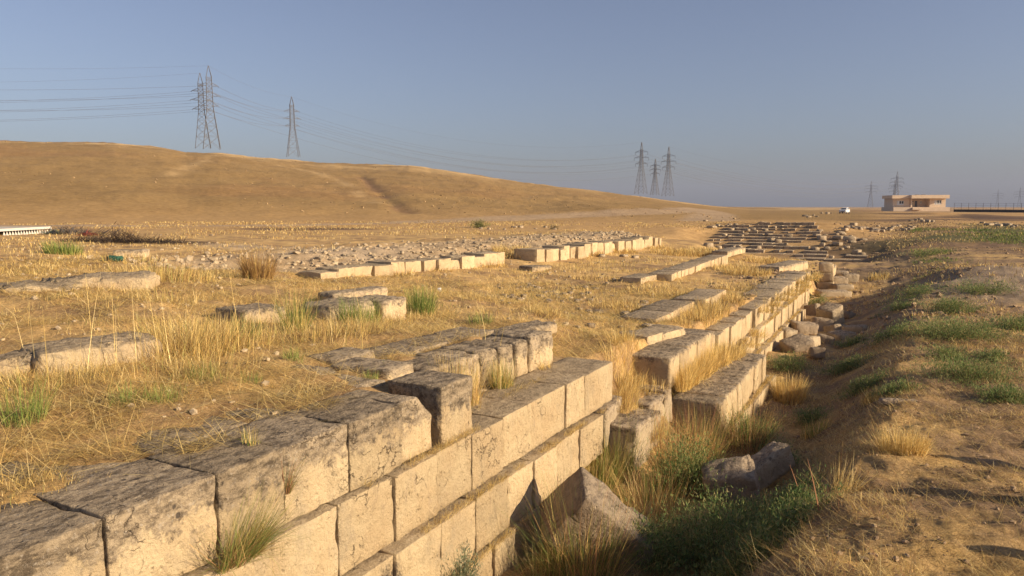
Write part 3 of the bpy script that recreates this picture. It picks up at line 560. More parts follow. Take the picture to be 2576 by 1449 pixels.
x, y, r, q_ = pfan(26000, 2, 22, 1.0, 6); k = (x > -2.7) & (q_.random(len(x)) < sst(.42, .6, fbm(x*1.3, y*1.3, 3, 44))*.9+.15); pebbles('earth_clods', x[k], y[k], (.003+.020*q_.random(k.sum())**3)*(1+r[k]*.04), M_clod, 7)
x, y, r, q_ = pfan(16000, 3, 40, 1.0, 8); k = (x < -4) & (q_.random(len(x)) < sst(.48, .62, fbm(x*.8, y*.8, 3, 45))*.9+.06); pebbles('stone_chips', x[k], y[k], (.004+.028*q_.random(k.sum())**5)*(1+r[k]*.05), M_chip, 9)
x, y, r, q_ = pfan(15000, 22, 110, 1.1, 10, .1, .8); k = (x > -6) & (fbm(x*.25, y*.25, 3, 46) > .46); pebbles('field_clods', x[k], y[k], .02+.10*q_.random(k.sum())**3, M_clod, 11)
x, y, r, q_ = pfan(5000, 110, 340, 1.3, 12, -.8, .3); k = fbm(x*.03, y*.03, 4, 47)+.25*(r > 270) > .56; pebbles('hill_stones', x[k], y[k], .04+.20*q_.random(k.sum())**3, M_hillc, 13)
# ---------------------------------------------------------------- blades
def blades(P, h, wd, az, lean, curl, col, segs=3, tipc=None):
    n = len(P); k = segs+1; t = np.linspace(0, 1, k)[None, :]
    ang = lean[:, None]+curl[:, None]*t
    seg = h[:, None]/segs
    hx = np.concatenate([np.zeros((n, 1)), np.cumsum(np.sin(ang[:, :-1])*seg, 1)], 1); hz = np.concatenate([np.zeros((n, 1)), np.cumsum(np.cos(ang[:, :-1])*seg, 1)], 1)
    C = np.stack([P[:, None, 0]+hx*np.sin(az)[:, None], P[:, None, 1]+hx*np.cos(az)[:, None], P[:, None, 2]+hz], -1)
    ww = wd[:, None]*(1-.85*t**1.5)/2
    fa = az+math.pi/2+RNG.uniform(-.9, .9, n)
    D = np.stack([np.sin(fa), np.cos(fa), np.zeros(n)], -1)[:, None, :]*ww[..., None]
    V = np.stack([C-D, C+D], 2).reshape(n*k*2, 3)
    b = (np.arange(n)*k*2)[:, None]+(np.arange(segs)*2)[None, :]
    Fc = np.stack([b, b+1, b+3, b+2], -1).reshape(-1, 4)
    cc = np.repeat(col[:, None, :], k*2, 1)
    if tipc is not None: tt = np.repeat(t, 2, 1)[..., None]; cc = cc*(1-tt)+tipc[:, None, :]*tt
    return V, Fc, cc.reshape(-1, 3)
RNG = np.random.default_rng(5)
def join(parts):
    V = []; Fc = []; Cl = []; n = 0
    for v, f, c in parts: V.append(v); Fc.append(f+n); Cl.append(c); n += len(v)
    return np.concatenate(V), np.concatenate(Fc), np.concatenate(Cl)
STR = np.array([[.76, .57, .22], [.60, .44, .15], [.86, .69, .33], [.44, .29, .11], [.68, .48, .17]]); DRK = np.array([[.34, .21, .09], [.26, .16, .08], [.45, .29, .12]])
GRN = np.array([[.19, .25, .06], [.26, .31, .08], [.13, .20, .05], [.38, .38, .12]]); RED = np.array([[.42, .20, .10], [.52, .29, .14], [.34, .16, .09], [.60, .40, .18]])
def pick(pal, n, jit=.18): return pal[RNG.integers(0, len(pal), n)]*RNG.uniform(1-jit, 1+jit, (n, 1))
def fan(n, r0, r1, pw, a0=-.80, a1=.80):
    u = RNG.random(n); r = (r0**pw+u*(r1**pw-r0**pw))**(1/pw); a = YAW+RNG.uniform(a0, a1, n); return r*np.sin(a), r*np.cos(a), r
# straw litter on the platform and the bank (nobody could count it)
parts = []
x, y, r = fan(420000, 1.8, 26, .75)
left = (x < -3.72); shelf = (x > -4.6) & (x < -3.4) & (y > 5.6) & (y < 9)
ins = left & ~shelf
dn = fbm(x*1.1, y*1.1, 4, 101)
keep = ins & (RNG.random(len(x)) < sst(.36, .55, dn)*.75+.2*(r < 9)+.02)
near_edge = (x > -4.7) & (y < 6); keep &= ~(near_edge & (fbm(x*1.6, y*1.2, 3, 103) < .50+.10*(x > -4.0)))
keep &= ~((bw_side(x, y) > .1) & (y > 14))
x = x[keep]; y = y[keep]; r = r[keep]; n = len(x); z = np.maximum(height(x, y), np.where((x > -4.06) & (y < 5.55), .008, -9))+.004
L = RNG.uniform(.06, .30, n)*(1+RNG.random(n)**6*2)
parts.append(blades(np.stack([x, y, z], -1), L, np.maximum(.0032, r*.00045), RNG.uniform(0, 6.28, n), RNG.uniform(1.1, 1.55, n), RNG.uniform(-.1, .35, n), pick(STR, n, .3)*np.where(RNG.random((n, 1)) < .25, .6, 1.0), 2))
xl_, yl_, rl_2 = fan(1500, 2.2, 14, .9); kk_ = (xl_ < -3.9) & ~((xl_ > -4.6) & (yl_ > 5.5)); xl_ = xl_[kk_]; yl_ = yl_[kk_]; n = len(xl_)
parts.append(blades(np.stack([xl_, yl_, height(xl_, yl_)+.02], -1), RNG.uniform(.25, .75, n), np.full(n, .0055), RNG.normal(1.3, .8, n)+YAW, RNG.uniform(1.35, 1.55, n), RNG.uniform(-.1, .25, n), pick(STR[[0, 2]], n, .15), 4))
tag(mesh_obj('straw_litter', *[join(parts)[i] for i in (0, 1)], M_grass, col=join(parts)[2], smooth=False), kind='stuff')
parts = []
x, y, r = fan(330000, 1.6, 20, .8)
dn = fbm(x*1.4, y*1.4, 4, 105); e0 = -2.6
keep = (x > -2.9) & (RNG.random(len(x)) < (sst(.40, .6, dn)*.85+.28)*np.where(x > -1.0, 1, .8)); x = x[keep]; y = y[keep]; r = r[keep]; n = len(x); z = height(x, y)+.003
parts.append(blades(np.stack([x, y, z], -1), RNG.uniform(.03, .16, n)*(1+RNG.random(n)**8*2), np.maximum(.0026, r*.00045), RNG.uniform(0, 6.28, n), RNG.uniform(.9, 1.5, n), RNG.uniform(-.1, .4, n), pick(np.concatenate([STR, DRK]), n, .3)*.85, 2))
q = join(parts); tag(mesh_obj('short_dry_grass', q[0], q[1], M_grass, col=q[2], smooth=False), kind='stuff')
# straw wisps caught on the wall ledges
parts = []
for (xa, z0, ya, yb, nn) in [(-3.27, -.49, 1.5, 5.6, 2600), (-3.14, -1.01, 2, 8.6, 3600), (-3.07, -1.52, 2.6, 7.8, 2600), (-3.6, -.49, 5.7, 9, 500), (-3.2, -1.71, 15, 30, 2500), (-3.1, -2.2, 15, 28, 2500), (-2.25, -1.99, 11.3, 15.8, 1200)]:
    y = RNG.uniform(ya, yb, nn); kk = fbm(y*2.5, y*0+xa, 3, 7) > .42; y = y[kk]; n = len(y); x = xa+RNG.normal(0, .022, n)-.01; rr = np.hypot(x, y)
    parts.append(blades(np.stack([x, y, np.full(n, z0)+RNG.uniform(0, .02, n)], -1), RNG.uniform(.03, .13, n), np.maximum(.0022, rr*.0004), RNG.choice([0, math.pi], n)+RNG.normal(0, .5, n), RNG.uniform(.6, 1.5, n), RNG.uniform(-.2, .6, n), pick(STR, n, .3)*.9, 2))
q = join(parts); tag(mesh_obj('ledge_straw', q[0], q[1], M_grass, col=q[2], smooth=False), kind='stuff')
# patchy low standing grass over platform
def stand(name, n, r0, r1, pw, cond, h0, h1, pal, seed, wk=.0005, a0=-.8, a1=.8, thr=(.46, .6), nf=.8, green=0, lean=(.0, .6), pn=1.0):
    x, y, r = fan(n, r0, r1, pw, a0, a1); keep = cond(x, y, r) & (RNG.random(len(x)) < sst(thr[0], thr[1], fbm(x*nf, y*nf, 4, seed))*pn)
    x = x[keep]; y = y[keep]; r = r[keep]; n = len(x); z = height(x, y)-.01
    c = pick(pal, n, .25); g = (fbm(x*1.2, y*1.2, 3, seed+5) > .62) & (RNG.random(n) < green); c[g] = pick(GRN, int(g.sum()), .2)
    q = blades(np.stack([x, y, z], -1), RNG.uniform(h0, h1, n), np.maximum(.004, r*wk), RNG.uniform(0, 6.28, n), RNG.uniform(*lean, n), RNG.uniform(0, 1.1, n), c, 3)
    tag(mesh_obj(name, q[0], q[1], M_grass, col=q[2], smooth=False), kind='stuff')
plat_ = lambda x, y, r: (x < -4.0) & ~((bw_side(x, y) > .1) & (y > 14)) & ~((x > -5.0) & (y < 9))
stand('standing_dry_grass', 60000, 3.5, 16, 1.0, plat_, .04, .15, STR, 111, green=.5, thr=(.50, .66), lean=(.1, 1.2))
stand('standing_dry_grass', 150000, 14, 52, 1.1, lambda x, y, r: (x < -3.6) & ~((bw_side(x, y) > .1) & (y > 13)) & (r > 14), .06, .22, STR, 113, green=.08, thr=(.42, .62), nf=.55, lean=(.1, 1.2))
stand('low_field_grass', 70000, 20, 95, 1.2, lambda x, y, r: (x > -2.0) | (bw_side(x, y) > 4), .05, .2, np.concatenate([STR, DRK]), 117, wk=.0007, thr=(.44, .6), nf=.25, green=.0)
stand('green_field_scrub', 60000, 18, 85, 1.2, lambda x, y, r: (x > .5), .05, .24, GRN*.8, 119, wk=.0009, thr=(.56, .66), nf=.14, lean=(.2, 1.2), a0=.4, a1=.8)
stand('bank_grass', 60000, 3, 16, 1.0, lambda x, y, r: (x > -2.3) & (x < .2), .03, .12, np.concatenate([DRK*1.2, RED*.9, STR]), 131, wk=.0005, a0=-.3, a1=.8, thr=(.36, .58), nf=1.3, lean=(.2, 1.4))
stand('bank_grass', 50000, 14, 45, 1.0, lambda x, y, r: (x > -2.4) & (x < 3), .05, .2, np.concatenate([DRK*1.2, STR]), 133, wk=.0006, a0=.2, a1=.8, thr=(.40, .6), nf=.6, lean=(.2, 1.3))
# masses of tall grass
def clump(px, py, rad, n, h, pal, z=None, l0=0, lean=.35, curl=.9, wk=.0006, off=(0, 0), dirz=None, tip=None, wmin=.004, el=1.0, exact=None):
    p = exact if exact is not None else (hit(px, py) if z is None else gp(px, py, z))
    a = RNG.uniform(0, 6.28, n); rr = rad*np.sqrt(RNG.random(n)); x = p[0]+rr*np.cos(a); y = p[1]+rr*np.sin(a)*el
    zz = height(x, y) if z is None else np.full(n, z); r = math.hypot(p[0], p[1])
    da = np.arctan2(x-p[0], y-p[1])+RNG.normal(0, .9, n)
    if dirz is not None: k = RNG.random(n) < .75; da[k] = dirz+RNG.normal(0, .5, int(k.sum()))
    tc = pick(tip, n) if tip is not None else None; kink = np.where(RNG.random(n) < .18, RNG.uniform(1.0, 2.6, n), 0)
    q = blades(np.stack([x, y, zz-.02], -1), h*RNG.uniform(.45, 1.1, n), np.full(n, max(wmin, r*wk)), da, l0+np.abs(RNG.normal(0, lean, n)), RNG.uniform(0, curl, n)*RNG.random(n)+kink, pick(pal, n, .30), 4, tc)
    return q, p
masses = []
for a in [(380, 700, .9, 900, .55), (450, 705, .8, 700, .5), (330, 660, .9, 500, .4), (220, 650, .9, 400, .3), (420, 900, .45, 1100, .55), (480, 890, .5, 1200, .6), (540, 885, .45, 1000, .55), (590, 870, .4, 600, .45),
          (450, 840, .5, 800, .45), (360, 960, .4, 350, .25), (520, 930, .5, 700, .35), (150, 960, .5, 700, .3), (60, 985, .4, 400, .25), (700, 850, .5, 700, .35), (820, 850, .5, 700, .35), (900, 830, .5, 700, .35), (970, 810, .4, 400, .3), (30, 1240, .3, 500, .12), (130, 1220, .3, 500, .1),
          (420, 760, .5, 400, .4), (1080, 800, .5, 500, .3), (1010, 800, .4, 300, .25)]:
    masses.append(clump(*a[:3], int(a[3]*.62), a[4]*.8, np.concatenate([STR, STR, DRK, GRN[3:]]), lean=.55, curl=1.9)[0])
for a in [(150, 940), (375, 920), (300, 900), (925, 870), (520, 900), (700, 880), (1215, 900), (40, 980)]: masses.append(clump(a[0], a[1], .5, 7, .95, STR[:3], lean=.14, curl=.3, wmin=.005)[0])
q = join(masses); tag(mesh_obj('golden_grass', q[0], q[1], M_grass, col=q[2], smooth=False), kind='stuff')
masses = []
for a in [(920, 690, .6, 500, .4), (1000, 690, .7, 500, .4), (1100, 680, .6, 300, .3), (1230, 668, .8, 500, .4), (1300, 645, 1.2, 1400, .6), (1330, 640, .8, 700, .5), (1440, 640, .6, 400, .5), (1480, 640, .8, 600, .55), (1560, 635, 1.0, 700, .5), (1650, 625, 1, 600, .4), (1700, 640, 1.5, 1200, .55), (1750, 640, 1.5, 1200, .7), (1780, 635, 1.2, 800, .6),
          (1850, 680, 1.0, 1000, .45), (1880, 690, 1.0, 1200, .5), (1910, 660, 1, 700, .4), (1960, 660, 1.1, 900, .45), (1640, 730, .9, 700, .35), (1700, 745, .8, 800, .4), (1560, 770, .8, 800, .35), (1600, 780, .6, 500, .35), (1500, 700, .9, 500, .3),
          (1760, 805, .45, 900, .5), (1790, 795, .5, 1100, .6), (1820, 785, .5, 900, .6), (1850, 760, .5, 700, .45), (1730, 820, .3, 400, .4), (1375, 790, .35, 400, .35), (1850, 730, .7, 600, .35), (1420, 745, .8, 300, .25),
          (1690, 790, .5, 500, .3)]:
    masses.append(clump(*a[:3], int(a[3]*.7), a[4]*.72, np.concatenate([STR, STR, DRK]), lean=.5, curl=1.7)[0])
for a in [(-3.0, 11.7, -1.4, .12, 500, .42), (-3.0, 12.2, -1.42, .12, 600, .45), (-2.98, 12.8, -1.43, .13, 600, .42), (-2.98, 13.4, -1.43, .14, 600, .45), (-2.95, 14.1, -1.45, .2, 700, .42), (-2.9, 15, -1.5, .25, 700, .4)]:
    masses.append(clump(0, 0, a[3], a[4], a[5], STR*1.05, z=a[2], exact=np.array([a[0], a[1], a[2]]), lean=.4, curl=1.6, el=2.2)[0])
for a in [(1575, 905, .3, 350, .30), (1600, 935, .3, 400, .32), (1555, 950, .25, 350, .30)]:
    masses.append(clump(*a, STR, lean=.6, curl=1.8)[0])
for a in [(-3.35, 9.45, -1.2, .3, 550, .34), (-3.5, 9.9, -1.15, .35, 500, .32), (-3.6, 10.4, -1.1, .35, 400, .28), (-3.25, 10.7, -1.3, .25, 300, .3), (-3.0, 9.6, -1.6, .3, 450, .45)]:
    masses.append(clump(0, 0, a[3], a[4], a[5], np.concatenate([STR, DRK[2:]]), z=a[2], exact=np.array([a[0], a[1], a[2]]), lean=.6, curl=1.8)[0])
for y_ in np.linspace(16.5, 32, 12):
    masses.append(clump(0, 0, .28, 160, .30, STR, z=-1.75 if y_ < 20 else -1.3, exact=np.array([-3.15+RNG.uniform(-.1, .2), y_, 0]), lean=.7, curl=1.6, dirz=1.57)[0])
q = join(masses); tag(mesh_obj('golden_grass', q[0], q[1], M_grass, col=q[2], smooth=False), kind='stuff')
def tuft(name, label, cat, q, p):
    o = mesh_obj(name, q[0]-np.array(p)[None], q[1], M_grass, col=q[2], smooth=False, loc=tuple(p)); return tag(o, label, cat)
GT = 'grass tuft'
for args, lb in [
    ((650, 705, .35, 900, .75, np.concatenate([STR[3:], DRK])), 'brown bushy dry tuft standing alone left of the rear wall'),
    ((742, 835, .18, 260, .7, np.concatenate([GRN, STR[:2]])), 'tall narrow green reed tuft in front of the big rounded block'),
    ((905, 815, .3, 380, .45, GRN), 'green reed tuft at the foot of the squared end block'),
    ((1060, 790, .22, 420, .6, GRN), 'upright green reed tuft standing alone right of the squared end block'),
    ((1210, 812, .22, 160, .22, GRN), 'small green tuft on the trampled earth above the inner row'),
    ((65, 1055, .14, 220, .34, GRN), 'lush green tuft at the left border in thick straw'),
    ((620, 855, .16, 200, .35, GRN), 'green tuft in front of the half buried pale block'),
    ((320, 1010, .12, 130, .18, GRN), 'low green tuft in straw, upper left of the dark slabs'),
    ((410, 1010, .12, 130, .18, GRN), 'low green tuft right beside its twin in the straw'),
    ((505, 955, .14, 130, .2, GRN), 'loose green tuft below the golden grass mass'),
    ((985, 950, .07, 110, .17, GRN), 'small green tuft on the slabs just behind the cubic block'),
    ((930, 955, .08, 90, .12, GRN), 'tiny green tuft on the slabs left of the cubic block tuft'),
    ((740, 905, .1, 110, .17, GRN), 'small green tuft on thin straw in the middle left'),
    ((160, 640, .6, 500, .55, GRN), 'bright green reed tuft far left before the dark brush'),
    ((625, 960, .1, 90, .12, GRN), 'short green tuft among straw left of the stone tops'),
    ((1380, 935, .12, 130, .16, STR), 'straw tuft at the foot of the squarish inner block'),
    ((2270, 1140, .22, 900, .30, STR), 'golden dry tuft lit on the right bank between the long shadows'),
    ((2190, 1012, .12, 220, .26, STR), 'pale dry tuft on the right bank beyond the dark sunken log'),
    ((2050, 1095, .2, 260, .3, np.concatenate([GRN, STR])), 'mixed green and dry tuft on the bank edge opposite the pier'),
    ((1985, 1000, .3, 900, .5, np.concatenate([STR, RED[3:]])), 'reddish golden grass tuft hugging the lower right corner of the pier'),
    ((2210, 700, .5, 200, .3, STR), 'dry tuft on the far ditch rim'),
]:
    q, p = clump(*args); tuft('grass_tuft', lb, GT, q, p)
q, p = clump(0, 0, .22, 700, .55, np.concatenate([STR, GRN[3:], RED[3:]]), z=-.53, exact=np.array([-3.95, 6.35, -.53]), lean=.25); tuft('grass_tuft', 'golden and green tuft between the cubic block and the inner row', GT, q, p)
q, p = clump(0, 0, .12, 300, .38, np.concatenate([STR, GRN]), z=-.53, exact=np.array([-3.9, 7.2, -.53]), lean=.25); tuft('grass_tuft', 'slim green and straw tuft against the face of the inner row', GT, q, p)
q, p = clump(0, 0, .045, 520, .46, np.concatenate([GRN, RED]), z=-.49, exact=np.array([-3.24, 2.85, -.49]), l0=.45, lean=.5, curl=.8, dirz=.1, wmin=.003, tip=np.concatenate([STR[:1], GRN]), el=3.5); tuft('grass_tuft', 'leaning green and maroon tuft growing on the ledge of the near wall', GT, q, p)
q, p = clump(0, 0, .02, 80, .30, np.concatenate([GRN, RED]), z=-.28, exact=np.array([-3.36, 3.36, -.28]), lean=.5, curl=1.6, dirz=.6, wmin=.003); tuft('grass_tuft', 'thin drooping tuft sprouting from a joint in the top course', GT, q, p)
q, p = clump(0, 0, .05, 60, .14, np.concatenate([GRN, STR]), z=.0, exact=np.array([-3.6, 3.3, 0]), lean=.3); tuft('grass_tuft', 'short green sprig on top of the wall above the drooping tuft', GT, q, p)
for (cx, cy, cz, rad, n, h, pal, lb, ln) in [
    (1545, 1240, -2.1, .22, 600, 1.0, np.concatenate([STR[:2], GRN, RED[3:]]), 'tall reed clump in front of the end of the near wall', .25),
    (1500, 1260, -2.1, .18, 500, .8, np.concatenate([STR, GRN]), 'straw reed clump touching the near wall left of the sunk pale block', .3),
    (1705, 1220, -2.2, .3, 750, 1.0, np.concatenate([RED, STR[:2], GRN[1:2]]), 'tall reddish reed clump in front of the dark pier end', .3),
    (1760, 1180, -2.2, .25, 500, .95, np.concatenate([RED*1.15, STR[:2], GRN]), 'dense reddish and straw reed clump right under the pier corner', .3),
    (1640, 1330, -2.1, .3, 900, .75, np.concatenate([STR, GRN, RED]), 'arching mixed reed clump between the pointed block and the green shrubs', .55),
    (1470, 1470, -2.0, .30, 950, 1.0, np.concatenate([RED*1.2, GRN, GRN, STR[:2]]), 'red tinted arching grass clump at bottom centre before the pointed block', .4),
    (1370, 1500, -2.1, .16, 450, .6, np.concatenate([STR, GRN]), 'straw coloured grass clump at the foot of the near wall, bottom edge', .35),
    (1880, 1140, -2.2, .3, 450, .8, np.concatenate([RED, GRN, STR]), 'loose red stalked clump beside the right side of the pier', .3),
    (1880, 1150, -2.2, .35, 60, 1.25, RED*.7, 'sparse tall dark red stalks at the pier, near the bank', .2)]:
    q, p = clump(cx, cy, rad, n, h, pal, z=cz, lean=ln, curl=1.3, wmin=.0045); tuft('reed_clump', lb, 'reeds', q, p)
# bent straw heap and single stalks on the bank
q, p = clump(2110, 1250, .14, 260, .42, STR, lean=1.2, curl=.7, dirz=1.2, wmin=.005); tuft('straw_heap', 'loose heap of bent pale straw on the shaded bank slope', 'straw', q, p)
def stalk(a, h, w, lean, az, c, lb):
    p = hit(*a); q = blades(np.array([p]), np.array([h]), np.array([w]), np.array([az]), np.array([lean]), np.array([.12]), np.array([c]), 6); q2 = blades(np.array([p]), np.array([h]), np.array([w]), np.array([az]), np.array([lean]), np.array([.12]), np.array([c]), 6)
    q = join([q, q2]); tuft('dry_stalk', lb, 'stalk', q, p)
stalk((2108, 1250), .75, .014, .02, 1, (.42, .28, .13), 'tall upright dry stalk rising from the straw heap on the bank')
stalk((2020, 1270), .4, .013, .3, -1.5, (.36, .18, .1), 'short leaning reddish stalk left of the straw heap')
stalk((2062, 1295), .45, .013, .2, -1.4, (.36, .18, .1), 'second reddish stalk, between the leaning one and the straw heap')
p = gp(250, 965, .04); q = blades(np.array([p]), np.array([1.0]), np.array([.012]), np.array([YAW+1.75]), np.array([1.45]), np.array([.25]), np.array([(.75, .58, .32)]), 6); tuft('dry_stalk', 'long pale bent stalk lying on the straw at left', 'stalk', q, p)
# ---------------------------------------------------------------- shrubs (many small leaves on radiating stems)
def shrub(px, py, rad, hh, n, pal, label, grp=None, exact=None, name='shrub', leaf=.035, z=None, wk=.0007):
    p = exact if exact is not None else hit(px, py); p = np.array([p[0], p[1], gz(p[0], p[1]) if z is None else z]); rd = math.hypot(p[0], p[1])
    o = empty(name, tuple(p), label=label, cat='shrub', group=grp)
    ns = max(14, n//45); a = RNG.uniform(0, 6.28, ns); el = RNG.uniform(.1, 1.45, ns); ln = RNG.uniform(.55, 1.1, ns)
    tip = np.stack([np.cos(a)*np.cos(el)*rad*ln, np.sin(a)*np.cos(el)*rad*ln, np.sin(el)*hh*ln+.02], -1)
    base = np.stack([np.cos(a), np.sin(a), a*0], -1)*rad*.12
    sv = blades(base, np.linalg.norm(tip-base, axis=1), np.full(ns, max(.006, rd*.0005)), np.arctan2(tip[:, 0], tip[:, 1]), np.pi/2-np.arctan2(tip[:, 2], np.hypot(tip[:, 0], tip[:, 1])), np.full(ns, -.1), pick(np.array([[.20, .15, .07], [.14, .14, .06]]), ns), 3)
    mesh_obj('stem', sv[0], sv[1], M_grass, o, None, False, sv[2])
    k = RNG.integers(0, ns, n); t = RNG.random(n)**.6
    P = base[k]*(1-t)[:, None]+tip[k]*t[:, None]+RNG.normal(0, 1, (n, 3))*np.array([rad*.10, rad*.10, hh*.09])
    gzz = height(P[:, 0]+p[0], P[:, 1]+p[1])-p[2] if z is None else np.zeros(n); P[:, 2] = np.maximum(P[:, 2]+gzz*.8, gzz+.01)
    cl = np.sin(P[:, 0]*9/rad+px)*np.sin(P[:, 1]*8/rad+py)*np.sin(a[k]*3); kk = cl > -.35; P = P[kk]; n2 = len(P); da = np.arctan2(P[:, 0], P[:, 1])+RNG.normal(0, 1.2, n2)
    lv = blades(P, leaf*RNG.uniform(.6, 1.5, n2), np.full(n2, max(leaf*.28, rd*wk)), da, RNG.uniform(.1, 1.5, n2), RNG.uniform(-.3, .6, n2), pick(pal, n2, .3), 2)
    mesh_obj('foliage', lv[0], lv[1], M_grass, o, None, False, lv[2]); return o
SG = np.array([[.14, .21, .065], [.09, .15, .05], [.20, .27, .09], [.27, .30, .11], [.34, .30, .13]]); PG = np.array([[.22, .25, .15], [.17, .21, .11], [.28, .29, .19]])
GS = 'low green thorn shrubs on the right bank'
for (a, r_, h_, n_, lb) in [((2400, 850), 1.15, .42, 5200, 'largest low green shrub, spreading in the middle of the right bank'), ((2390, 785), .75, .35, 2600, 'green shrub just behind the largest one'),
    ((2435, 950), .8, .3, 3200, 'green shrub in front of the largest one, trailing to the right'), ((2380, 905), .4, .22, 1300, 'small green shrub between the largest and the trailing one'),
    ((2130, 935), .45, .25, 2000, 'green shrub by the ditch rim, nearest the rubble'), ((2170, 985), .38, .24, 1700, 'green shrub in front of the rim shrub, beside the pale dry tuft'),
    ((2250, 988), .3, .14, 900, 'thin flat green shrub to the right of the pale dry tuft'), ((2535, 1010), .4, .18, 1700, 'green shrub at the right border, lower one'),
    ((2560, 825), .6, .3, 1600, 'green shrub at the right border beyond the largest one'), ((2500, 905), .35, .16, 900, 'little dark green shrub right of the trailing one'),
    ((2040, 1060), .28, .2, 1000, 'dim green shrub on the shaded bank opposite the pier'), ((2470, 738), 1.0, .35, 1800, 'green shrub on the pale earth mound'),
    ((2300, 742), .9, .3, 1500, 'green shrub behind, left of the mound'), ((2230, 850), .5, .22, 1100, 'green shrub above the rim shrub'), ((2140, 870), .4, .2, 900, 'green shrub hugging the rubble on its right'),
    ((2260, 775), .6, .2, 900, 'flat green shrub on the upper rim of the bank'), ((1985, 930), .5, .35, 1600, 'dark green shrub in the ditch right below the pier corner'), ((2340, 640), 1.6, .3, 900, 'faint far green shrub past the dug hollow')]:
    shrub(*a, r_*1.4, h_*1.15, int(n_*2.3), SG, lb, GS)
for (c, r_, h_, n_, lb) in [((1960, 1460, -1.8), .4, .38, 3500, 'feathery green shrub at the very foot of the bank, bottom edge'), ((1870, 1560, -1.95), .4, .4, 3500, 'dark green shrub cut by the bottom edge below the large ditch shrub'), ((1985, 1330, -1.75), .3, .26, 2200, 'low green shrub at the bank foot, right of the tipped oblong block'), ((1800, 1440, -2.0), .62, .55, 8000, 'large feathery green shrub filling the ditch at bottom right of centre'), ((1730, 1290, -2.2), .5, .6, 5500, 'feathery green shrub under the reddish reeds'),
    ((1920, 1480, -1.75), .42, .36, 4200, 'dark feathery shrub at the bottom edge, nearest the bank'), ((1900, 1350, -1.85), .4, .3, 3500, 'green shrub in front of the tipped oblong block'), ((1890, 1120, -2.1), .45, .5, 3800, 'upright green shrub between the pier and the bank'), ((1640, 1480, -2.15), .4, .4, 3500, 'small feathery shrub left of the large ditch shrub'), ((1960, 1130, -1.8), .3, .25, 2000, 'dim green shrub on the ditch slope right of the pier foot')]:
    shrub(1, 1, r_*1.25, h_*1.15, int(n_*1.5), SG, lb, None, exact=gp(*c), leaf=.036, wk=.0008)
shrub(1, 1, .17, .34, 2200, PG, 'small pale grey-green bushlet at the bottom edge under the wall', None, exact=np.array([-2.60, 4.2, 0]), z=-1.18+.0, leaf=.022, wk=.0004)
shrub(1, 1, .16, .2, 700, PG, 'pale sage sprig on the bank slope by the bottom edge', None, exact=np.array([-.75, 4.2, 0]), leaf=.025, wk=.0004)
shrub(2055, 765, .8, .4, 1800, SG, 'green shrub above the ditch rubble beside the long wall', None)
shrub(1205, 573, 1.1, .75, 1600, np.array([[.20, .22, .08], [.28, .27, .10]]), 'lone rounded bush on the skyline ground behind the rear wall', None, leaf=.09)
shrub(1390, 577, .7, .4, 500, np.array([[.30, .24, .12], [.24, .2, .1]]), 'small dry bush behind the rear wall, right of the lone green bush', None, leaf=.07)
shrub(300, 1, .01, .01, 15, PG, 'x', None) if False else None
# fallen thin log / stone on right bank
fall(2260, 1012, .0, (.5, .12, .09), .35, (0, 0), 690, 'dark narrow stone sunk in the right bank beside a pale dry tuft', M_rub, cuts=6, rough=.015, rnd=.03, name='sunken_stone', cat='stone')
# ---------------------------------------------------------------- left yard: slab on cones, debris
M_conc = flat_mat('pale_concrete', (.50, .46, .40), .9, 0, .2, 5); M_white = flat_mat('white_paint', (.60, .57, .52), .6, 0, .1); M_black = flat_mat('dark_plastic', (.03, .03, .035), .6)
a = hit(127, 586); b = hit(-75, 598); a = np.array(a); b = np.array(b); u = (b-a)[:2]/np.linalg.norm((b-a)[:2]); Ls = np.linalg.norm((b-a)[:2]); rz = math.atan2(u[1], u[0])
tr = empty('platform_slab', (a[0], a[1], a[2]), rz, label='long pale slab with a white drooping rim raised on a row of white conical feet', cat='platform')
MB().box((Ls/2, -1.6, .40), (Ls, 3.2, .07)).build('deck', M_conc, tr)
MB().box((Ls/2, .05, .36), (Ls, .08, .14)).box((-.04, -1.6, .33), (.09, 3.3, .2)).box((-.04, .0, .18), (.07, .1, .3)).build('rim', M_white, tr)
MB().box((Ls/2, -1.9, .2), (Ls-.2, 2.2, .32)).build('dark_underside', M_black, tr)  # near-black box filling the dark space beneath the deck
for i in range(17):
    MB().bar((.3+i*.31, -.05, -.02), (.3+i*.31, -.05, .2), .10, 8, .03).bar((.3+i*.31, -.05, .2), (.3+i*.31, -.05, .33), .02, 6).build('cone_foot', M_white, tr)
def heap(px, py, L, n, ln, wdt, pal, hh, label, name, cat, az=None, rz=0):
    p = np.array(hit(px, py)); x = RNG.normal(0, L/2.6, n).clip(-L/1.6, L/1.6); y = RNG.normal(0, .3, n)
    lat = np.array([R_[0], R_[1]]); P = np.stack([x*lat[0]-y*lat[1], x*lat[1]+y*lat[0], np.abs(RNG.normal(0, 1, n))*hh*.4*np.exp(-(x/L*1.6)**2)+.01], -1)
    q = blades(P, ln*RNG.uniform(.5, 1.2, n), np.full(n, wdt), RNG.uniform(0, 6.28, n) if az is None else az+RNG.normal(0, .15, n), RNG.uniform(.9, 1.65, n), RNG.uniform(-.5, .6, n), pick(np.array(pal), n), 3)
    o = mesh_obj(name, q[0], q[1], M_grass, col=q[2], smooth=False, loc=tuple(p)); tag(o, label, cat)
heap(170, 590, 1.9, 500, .6, .035, [(.13, .13, .14), (.08, .08, .09), (.2, .19, .18)], .55, 'tangled grey wire heap beside the raised slab', 'wire_heap', 'scrap heap')
heap(245, 593, 1.8, 260, .9, .03, [(.10, .10, .11), (.16, .15, .15)], .3, 'bundle of straight dark rods lying right of the red tangle', 'rod_bundle', 'scrap heap', az=1.1)
